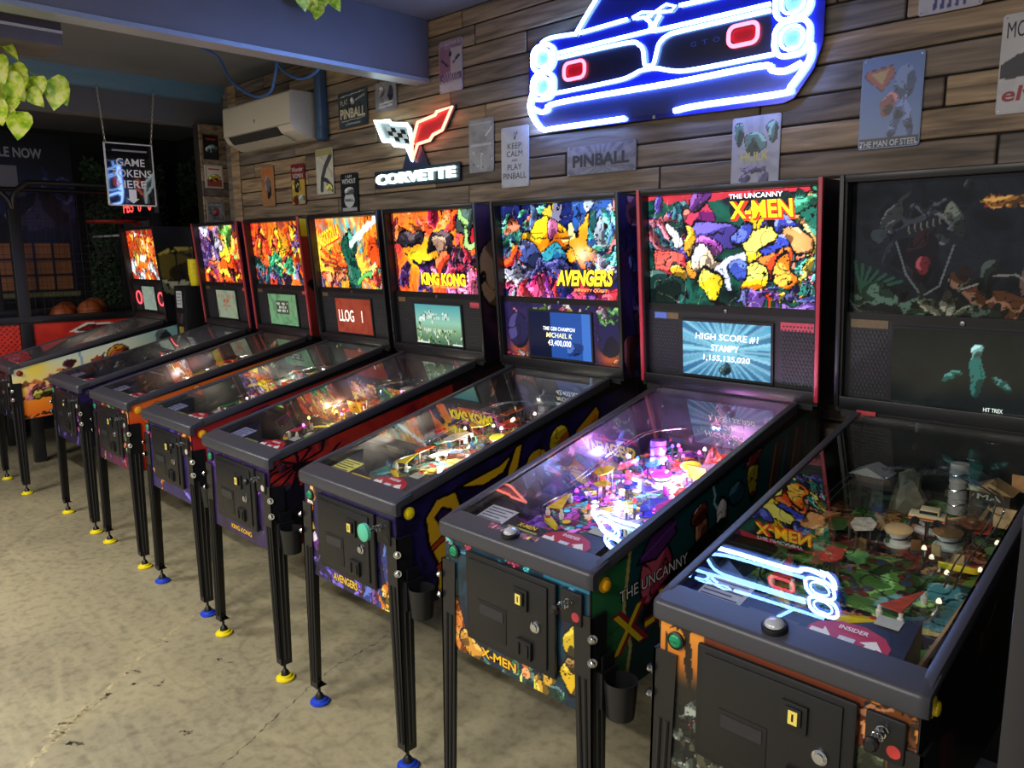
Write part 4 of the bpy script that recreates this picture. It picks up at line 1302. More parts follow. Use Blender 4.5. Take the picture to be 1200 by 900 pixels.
def scr_plain(cols, fr=2.5):
    return lambda c: c.wash(cols, fr)
def scr_city(c):
    c.vgrad([(0, '3a78a0'), (0.5, '7ac8e0'), (1, '58a8d0')])
    c.rays(0.5, 0.5, 21, '2a6490', 0.7, 0.25)
    c.rays(0.5, 0.5, 34, 'b8e8f4', 0.5, 0.3, 9, 0.4)
    c.glow(0.5, 0.55, 0.45, '90d8ea', 0.8)
    c.blob(0.5, 0.12, 0.10, 0.10, '2a4a50', 0)
    return c
def scr_blue(c):
    c.vgrad([(0, '0e1430'), (1, '10183c')])
    c.rect(0.36, 1, 0.0, 1.0, '2a5cb8', 0.85)
    c.rect(0.86, 1, 0, 1, '4a86e0', 0.7)
    c.blob(0.75, 0.2, 0.25, 0.15, '1c3a7a', 0.3, ink=0)
    return c
def scr_sky(c):
    c.vgrad([(0, '4a7058'), (0.35, '88b088'), (0.55, '9ad0b8'), (1, '58a8b0')])
    c.crowd(30, ['5a8a5a', '90b870', '406a50', 'b8d0a0'], 0, 1, 0, 0.4, 0.03, 0.08, 0)
    c.crowd(6, ['c8e8d8', 'b0dcd0'], 0.1, 0.9, 0.6, 0.8, 0.05, 0.1, 0)
    for y, x in ((0.66, 0.28), (0.36, 0.32)):
        for k in range(18):
            if k % 6 != 5:
                c.stroke([(0.5 - x + x * k * 0.117, y - 0.028), (0.5 - x + x * k * 0.117, y + 0.028)], 0.012, 'e4f6e8')
    c.rect(0, 0.28, 0.0, 0.035, 'e8f4ec')
    c.rect(0.8, 1, 0.0, 0.035, 'e8f4ec')
    return c
def scr_dark(c):
    c.wash(['0c1214', '101a1c', '0e1618'], 2)
    c.blob(0.62, 0.50, 0.10, 0.22, '2c7068', 0.1, ink=0, hi='58b8a8', lo='123a38')
    c.blob(0.62, 0.80, 0.08, 0.09, '78b0a8', 0, ink=0)
    c.blob(0.45, 0.48, 0.16, 0.05, '1f5850', 0.5, ink=0)
    c.blob(0.80, 0.42, 0.12, 0.05, '1c4a44', -0.6, ink=0)
    return c
def scr_green(c):
    c.wash(['4a7a58', '6a9a70', '588a62'], 3)
    c.rect(0.28, 0.72, 0.36, 0.78, '2a3e30', 0.9)
    for y, x in ((0.70, 0.2), (0.58, 0.14), (0.46, 0.18)):
        for k in range(9):
            if k % 4 != 3:
                c.stroke([(0.5 - x + x * k * 0.23, y - 0.025), (0.5 - x + x * k * 0.23, y + 0.025)], 0.012, 'e8ece0')
    return c
def scr_redlines(c):
    c.wash(['6a7a66', '7f8f78', '88907a'], 2.5)
    for y, x in ((0.80, 0.42), (0.62, 0.14), (0.44, 0.2)):
        for k in range(9):
            if k % 5 != 4:
                c.stroke([(0.5 - x + x * k * 0.23, y - 0.04), (0.5 - x + x * k * 0.23, y + 0.04)], 0.02, 'a84838')
    return c

def mix_art(bg, cols, n=30, r0=0.04, r1=0.14, seed_cols=None):
    def f(c):
        c.wash(bg, 3)
        c.crowd(n, cols, 0, 1, 0, 1, r0, r1)
        return c
    return f
def side_a(c):     # sunny sky fading to orange, round orange blots, a cannon barrel
    c.vgrad([(0, 'd86018'), (0.35, 'e88a28'), (0.6, 'f0d070'), (1, 'd0e0d8')])
    c.glow(1.0, 0.9, 0.9, '78b0b8', 0.9)
    c.glow(0.55, 0.8, 0.5, 'e8ecdc', 0.8)
    c.crowd(16, ['8a4858', 'b86038', 'd8803a', '703848'], 0, 0.35, 0.3, 0.75, 0.06, 0.14, 0)
    c.glow(0.12, 0.9, 0.22, 'f0d048', 0.9)
    c.blob(0.20, 0.42, 0.17, 0.075, '3a3420', -0.12, wob=0.08, hi='9a9040')
    c.blob(0.12, 0.44, 0.05, 0.085, '8a8030', 0, wob=0.05)
    c.blob(0.47, 0.74, 0.12, 0.12, 'a8402a', 0.1, hi='e87a48', spike=0.3)
    c.blob(0.58, 0.80, 0.13, 0.13, 'd88a2a', 0, hi='f8d860')
    c.blob(0.58, 0.78, 0.08, 0.07, 'a8482a', 0)
    c.stroke([(0.36, 1), (0.38, 0.5)], 0.015, '8aa8c8')
    c.crowd(10, ['3a2a1a', '6a3a18'], 0, 0.3, 0, 0.12, 0.03, 0.07, 0)
    c.blob(0.86, 0.85, 0.10, 0.22, '283038', 0.2, ink=0)
    return c
def side_b(c):
    c.wash(['14102a', '221848', '2c1f5a', '181028'], 3)
    c.crowd(14, ['5a1a2a', '8a2030', '2a1a50'], 0.4, 1, 0.5, 1, 0.04, 0.1)
    for k in range(12):
        x = 0.40 + 0.03 * k
        c.stroke([(x, 0.76), (x + 0.012, 0.92), (x + 0.02, 0.80)], 0.014, 'a02838')
    return c
def side_c(c):
    c.vgrad([(0, 'a82a18'), (0.6, 'd0401c'), (1, 'd86a28')])
    c.blob(0.62, 0.75, 0.45, 0.12, 'c88a48', 0.15, spike=0.2)
    c.blob(0.85, 0.80, 0.35, 0.14, '2f7a58', 0.1, spike=0.2, hi='58b080')
    c.stroke([(0.12, 0.9), (0.2, 0.5), (0.24, 0.1)], 0.035, 'e88a28', 0.01)
    c.stroke([(0.3, 0.95), (0.36, 0.7)], 0.03, 'e8a048', 0.01)
    c.crowd(10, ['802018', 'e07028', 'b83820'], 0, 0.5, 0, 0.7, 0.04, 0.12)
    return c
def side_d(c):
    c.vgrad([(0, '8a1c20'), (0.7, 'b02a24'), (1, '902828')])
    c.blob(0.68, 0.70, 0.5, 0.20, '1f4a8a', 0.1, hi='4a88c8', lo='122a58')
    c.blob(0.86, 0.82, 0.22, 0.14, '0e1838', 0.1)
    c.blob(0.62, 0.80, 0.12, 0.07, 'c8d8e8', 0.2)
    c.crowd(10, ['d85a28', '6a1620', 'e8a040'], 0, 0.4, 0, 0.9, 0.05, 0.14)
    c.stroke([(0.16, 0.88), (0.3, 0.93)], 0.03, '4a2a8a', 0.01)
    return c
def side_e(c):
    c.wash(['5a1220', '8a1c24', 'a8301f', '30101c'], 2.5)
    c.rect(0.75, 1, 0, 1, '1a0f1e', 0.8)
    for k in range(12):
        a = k * 0.55
        c.stroke([(0.10, 0.86), (0.10 + 0.10 * math.cos(a), 0.80 + 0.2 * math.sin(a)), (0.12 + 0.15 * math.cos(a + 0.5), 0.78 + 0.25 * math.sin(a + 0.5))], 0.012, '120a10')
    c.blob(0.08, 0.42, 0.20, 0.26, '14121c', 0.2, spike=0.4, nsp=13, hi='30303f')
    c.stroke([(0.36, 0.80), (0.42, 0.70), (0.44, 0.84)], 0.02, 'c86a28', 0.0)
    c.stroke([(0.30, 0.64), (0.38, 0.60)], 0.03, '7a9a38', 0.0)
    c.crowd(10, ['c03a28', '701828', '481020'], 0.2, 0.8, 0.3, 1, 0.05, 0.12)
    return c
def side_f(c):
    c.wash(['140f2c', '1c1440', '241a52', '0e0b20'], 3)
    gold, dk = 'd8a81c', '6a1a28'
    c.poly([(0.09, 0.78), (0.13, 0.90), (0.20, 0.88), (0.22, 0.70), (0.16, 0.50), (0.20, 0.30), (0.17, 0.04), (0.12, 0.04), (0.13, 0.30), (0.10, 0.52)], 'c89a1c', 0.012)
    c.poly([(0.125, 0.75), (0.15, 0.80), (0.18, 0.74), (0.15, 0.60)], '2a1a40', 0.01)
    c.poly([(0.105, 0.50), (0.20, 0.62), (0.20, 0.56), (0.11, 0.45)], '9a3a1c', 0.006)
    c.poly([(0.12, 0.30), (0.20, 0.40), (0.19, 0.34), (0.13, 0.24)], '9a3a1c', 0.006)
    c.poly([(0.20, 0.90), (0.30, 0.80), (0.38, 0.82), (0.42, 0.95), (0.36, 0.90), (0.30, 0.90)], gold, 0.012)
    c.poly([(0.38, 0.70), (0.44, 0.80), (0.46, 0.98), (0.43, 0.98), (0.40, 0.84)], gold, 0.010)
    c.blob(0.52, 0.74, 0.10, 0.12, 'c8981c', 0.2, wob=0.1, hi='f0d040', lo='8a3a1c')
    c.blob(0.50, 0.60, 0.10, 0.10, '9a2a24', 0.1, wob=0.1, lo='481020')
    c.blob(0.62, 0.84, 0.09, 0.12, 'b8a01c', 0, wob=0.1, hi='f0d838', lo='a0501c')
    c.poly([(0.66, 0.68), (0.70, 0.86), (0.80, 0.97), (0.82, 0.90), (0.80, 0.78), (0.72, 0.66)], 'd0901c', 0.012)
    c.poly([(0.70, 0.72), (0.80, 0.90), (0.81, 0.80), (0.74, 0.70)], 'b86018', 0.0)
    c.crowd(6, ['4a1a58', '6a2048', '2a1a5a'], 0.2, 0.7, 0.05, 0.5, 0.06, 0.14)
    return c
def side_g(c):
    c.vgrad([(0, '0f2a2a'), (0.5, '123a40'), (1, '0f4a50')])
    c.poly([(0, 0), (0.11, 0), (0.13, 0.3), (0.11, 0.6), (0.12, 0.98), (0, 1)], '2a6a40', 0.006)
    c.stroke([(0.11, 0), (0.13, 0.3), (0.105, 0.6), (0.125, 1.0)], 0.012, 'b8a860')
    for k in range(5):
        c.stroke([(0.02, 0.1 + k * 0.1), (0.10, 0.12 + k * 0.1)], 0.006, '1f5030')
    c.blob(0.22, 0.68, 0.13, 0.24, 'a03450', 0.1, wob=0.15, hi='c85a70', lo='4a1230')
    c.poly([(0.15, 0.86), (0.20, 0.99), (0.28, 1.0), (0.30, 0.88), (0.22, 0.80)], '5a2a70', 0.008)
    c.stroke([(0.17, 0.88), (0.29, 0.95)], 0.018, '6a3488', 0.006)
    c.blob(0.40, 0.76, 0.055, 0.12, 'b06a50', 0, wob=0.2, hi='e0a080')
    c.blob(0.395, 0.86, 0.065, 0.07, '8a3a28', 0, hi='e8e0d8')
    c.blob(0.42, 0.64, 0.06, 0.08, 'a89a28', 0.3, hi='d8c848')
    c.blob(0.49, 0.76, 0.05, 0.10, 'd8d8dc', 0, wob=0.15, lo='8a6a5a')
    c.stroke([(0.45, 1.0), (0.46, 0.92), (0.455, 0.88), (0.47, 0.82)], 0.008, 'a8d8e8')
    c.blob(0.56, 0.82, 0.07, 0.10, '18485a', 0.3)
    c.blob(0.64, 0.86, 0.06, 0.14, 'b0a028', 0.1, hi='d8d048', lo='6a2a28')
    c.blob(0.64, 0.98, 0.10, 0.05, '8a2838', 0.2, spike=0.3)
    c.blob(0.33, 0.55, 0.35, 0.10, '0e1418', 0.35, wob=0.1, shade=False)
    for k in range(8):
        c.stroke([(0.72 + 0.03 * k, 0.6), (0.76 + 0.03 * k, 0.95)], 0.012, ['a05a28', '7a2a38', '2a6a68', '4a2a58'][k % 4], 0.006)
    c.crowd(8, ['1f5a58', '16383e', '5a1f38'], 0.5, 0.95, 0.2, 0.6, 0.05, 0.12)
    return c
def side_h(c):
    c.wash(['08080b', '0f0e12', '15130f', '0a0a0d'], 3)
    c.blob(0.16, 0.35, 0.12, 0.28, '35121a', 0.1, hi='5a1f28', ink=0)
    c.crowd(6, ['4a2c18', '2a1a12', '3a2818'], 0.1, 0.9, 0.4, 1, 0.04, 0.09, 0)
    return c
def front_f(c):
    c.wash(['161030', '221a4a', '1a1238', '2c1f5a'], 3)
    c.blob(0.06, 0.72, 0.06, 0.07, 'd86a38', 0, wob=0.1, hi='f0d8c8')
    c.blob(0.10, 0.88, 0.05, 0.12, 'a87a4a', 0.2)
    c.stroke([(0.06, 0.55), (0.10, 0.42)], 0.03, 'e0b828')
    c.blob(0.11, 0.36, 0.05, 0.10, '5a2a78', 0.2, wob=0.05, hi='e8d8f0')
    c.blob(0.90, 0.70, 0.05, 0.06, 'c83a38', 0, hi='e8c858')
    c.blob(0.90, 0.45, 0.06, 0.18, '2a3880', 0.1, hi='5a78c0', lo='a05a28')
    c.crowd(14, ['d87828', '2a3a88', 'c83a2a', '481a58', 'e0a838'], 0.6, 1, 0, 0.25, 0.05, 0.12)
    c.crowd(8, ['3a2a80', '1c1440', '4a38a0'], 0.1, 0.6, 0, 0.2, 0.05, 0.1)
    return c
def front_g(c):
    c.wash(['0a1a26', '0f2a3c', '14384a', '101c30'], 3)
    c.crowd(16, ['2a7a78', '38a0a8', 'a03050', '1c4a68'], 0, 1, 0.86, 1, 0.02, 0.05)
    c.blob(0.05, 0.55, 0.07, 0.16, '3a5a48', 0.1, hi='a8c0b0', lo='182a24')
    c.blob(0.08, 0.22, 0.09, 0.26, 'd88038', 0.3, wob=0.15, hi='f0b058', lo='7a3818')
    c.blob(0.20, 0.10, 0.14, 0.09, 'd89838', -0.3, hi='f0c868')
    c.crowd(14, ['d8a838', '3a7058', 'c86a38', 'e0c8a0', '28484a'], 0.3, 0.8, 0, 0.14, 0.04, 0.08)
    c.blob(0.90, 0.48, 0.07, 0.13, 'd0b028', 0.1, hi='f0d848', lo='38301a')
    c.blob(0.90, 0.20, 0.09, 0.16, 'e0b820', 0.0, hi='ffe050', lo='5a4018')
    c.blob(0.90, 0.33, 0.05, 0.05, '6a4a20', 0)
    c.rect(0.72, 1.0, 0.9, 1.0, '2a7a98', 0.8)
    return c
def front_h(c):
    c.vgrad([(0, '12161a'), (0.55, '1f1c18'), (0.7, 'b86a20'), (0.9, 'd88a30'), (1, '8a4a20')])
    c.blob(0.13, 0.8, 0.025, 0.30, '1c140e', 0.1, ink=0, shade=False)
    c.blob(0.03, 0.75, 0.012, 0.16, '1c140e', 0, ink=0, shade=False)
    c.blob(0.10, 0.95, 0.10, 0.05, '241a10', 0, spike=0.8, ink=0, shade=False)
    c.rect(0.2, 0.85, 0.55, 1, '5a2418', 0.9)
    c.crowd(22, ['3a4238', '586058', '1c241f', '7a6a5a', '6a2a28'], 0, 0.2, 0, 0.55, 0.03, 0.09)
    c.crowd(22, ['6a3a1c', '9a5a28', '2a2218', '38402a'], 0.8, 1, 0, 1, 0.04, 0.09)
    c.crowd(14, ['1f2a20', '2c382a', '4a4a38'], 0.1, 0.9, 0, 0.2, 0.05, 0.1)
    return c
def pf_art(bg, cols, n=60):
    def f(c):
        c.wash(bg, 4)
        c.crowd(n, cols, 0, 1, 0.1, 1, 0.015, 0.06, 0.004)
        for k in range(10):
            x, y = c.rs.uniform(0.1, 0.8), c.rs.uniform(0.25, 0.9)
            c.stroke([(x, y), (x + c.rs.uniform(-0.3, 0.3), y + c.rs.uniform(0.05, 0.2))], 0.004, cols[k % len(cols)])
        return c
    return f
def pf_h(c):
    c.wash(['2a4a22', '4a7a30', '5a8a3a', '38602a'], 4)
    c.blob(0.10, 0.30, 0.10, 0.08, '3a7a80', 0.4, hi='68a8a8', ink=0)
    c.blob(0.75, 0.40, 0.10, 0.10, '4a8a90', 0.4, hi='78b8b8', ink=0)
    c.blob(0.40, 0.24, 0.24, 0.03, 'b8a858', 0.2, ink=0, line=0)
    c.crowd(26, ['8a5a30', '6a4424', 'a8743c', '3c5a2a', '7a3a28'], 0, 1, 0.45, 1, 0.03, 0.09, 0.003)
    c.crowd(16, ['5a9040', '78a850', '2f5a28'], 0, 0.8, 0.2, 0.55, 0.03, 0.06, 0.0)
    c.blob(0.62, 0.24, 0.10, 0.03, '8a3a24', 0.1, hi='b86a3c')
    c.rect(0.9, 1, 0, 1, '7a6244', 0.9)
    return c

# ------------------------------------------------------------------ toys on the playfields
def toy_truck(x, y, h, rz, c1, c2):
    def f(t, pf):
        p = pf(x, y, h)
        b = put('toy_truck', MB().box(-0.045, 0.045, -0.019, 0.019, 0.010, 0.026).box(-0.018, 0.030, -0.017, 0.017, 0.026, 0.042), P(c1, 0.3), t, bevel=0.003, loc=p, rot=(SL, 0, rz))
        put('truck_stripe', MB().box(-0.046, 0.046, -0.0197, 0.0197, 0.014, 0.019), P(c2, 0.3), b)
        put('truck_window', MB().box(-0.0185, 0.026, -0.0174, 0.0174, 0.030, 0.039), P('20282c', 0.1), b)
        for sx in (-1, 1):
            for sy in (-1, 1):
                put('truck_wheel', MB().cyl((sx * 0.027, sy * 0.013, 0.010), (sx * 0.027, sy * 0.022, 0.010), 0.011, n=14), DARK, b)
        put('truck_stand', MB().cyl((0, 0, 0.012), (0, 0, -h), 0.005, n=8), STEEL, b)
    return f
def toy_hut(x, y, w_, d_, h_, wallc, roofc, base=0.02, word=None):
    def f(t, pf):
        p = pf(x, y, base)
        b = put('toy_hut', MB().box(-w_, w_, -d_, d_, -base, h_), P(wallc, 0.6, noise=0.3), t, loc=p)
        put('hut_roof', MB().prism([(-w_ * 1.15, h_), (w_ * 1.15, h_), (0, h_ + w_ * 0.55)], -d_ * 1.2, d_ * 1.2, 'y'), P(roofc, 0.6, noise=0.3), b, smooth=False)
        put('hut_door', MB().box(-w_ * 0.3, w_ * 0.3, -d_ - 0.001, -d_ + 0.002, -base, h_ * 0.6), P('1a1612', 0.6), b)
        if word:
            text('lettering', word, (0, -d_, h_ * 0.8), w_ * 1.2, h_ * 0.22, P('d8d0b8', 0.5), b, FR_Y, bold=0.02)
    return f
def toy_tower(x, y, r, h_, col):
    def f(t, pf):
        b = put('toy_tower', MB().lathe(pf(x, y), (0, 0, 1), [(0, r), (h_ * 0.3, r * 0.92), (h_ * 0.31, r), (h_ * 0.62, r * 0.9), (h_ * 0.63, r), (h_, r * 0.95)], 16), P(col, 0.4, noise=0.3), t)
        for k in (0.2, 0.5, 0.8):
            px, py, pz = pf(x, y, h_ * k)
            put('tower_band', MB().tube([(px + r * 1.03 * math.cos(a * math.pi / 8), py + r * 1.03 * math.sin(a * math.pi / 8), pz + 0.004 * math.sin(a)) for a in range(16)], 0.002, 5, True), CHROME, b)
    return f
def toy_disc(x, y, h, r, col, col2):
    def f(t, pf):
        b = put('spinning_disc', MB().lathe(pf(x, y, h), (0, -0.1, 1), [(0, r), (0.006, r), (0.008, r * 0.8)], 24), P(col, 0.25), t)
        put('disc_hub', MB().dome(pf(x, y, h + 0.008), (0, -0.1, 1), r * 0.45, 0.012, 16), P(col2, 0.25), b)
        put('disc_stand', MB().cyl(pf(x, y, 0), pf(x, y, h), 0.008, n=8), STEEL, b)
    return f
def toy_board(x, y, w_, h_, col, base=0.05, word=None, wcol='f0d040'):
    def f(t, pf):
        p = pf(x, y, base)
        b = put('toy_billboard', MB().box(-w_, w_, -0.003, 0.003, 0, h_), P(col, 0.4, noise=0.4, scale=40), t, loc=p, rot=(0.25, 0, 0))
        for sx in (-1, 1):
            put('board_post', MB().cyl((sx * w_ * 0.8, 0.004, -base), (sx * w_ * 0.8, 0.004, h_ * 0.5), 0.003, n=6), STEEL, b)
        if word:
            text('lettering', word, (0, -0.003, h_ * 0.5), w_ * 1.7, h_ * 0.45, P(wcol, 0.4), b, FR_Y, bold=0.03)
    return f
def toy_rock(x, y, r, h_, col, seed):
    def f(t, pf):
        q = random.Random(seed)
        m = MB()
        pr = [(0, r), (h_ * 0.3, r * 0.95), (h_ * 0.6, r * 0.7), (h_ * 0.85, r * 0.45), (h_, r * 0.1)]
        m.lathe(pf(x, y), (0, 0, 1), pr, 9)
        m.v = [(a + q.uniform(-1, 1) * r * 0.18, b + q.uniform(-1, 1) * r * 0.18, c + q.uniform(-1, 1) * h_ * 0.06) for a, b, c in m.v]
        b = put('toy_rock', m, P(col, 0.6, noise=0.4, scale=30), t, smooth=False)
    return f

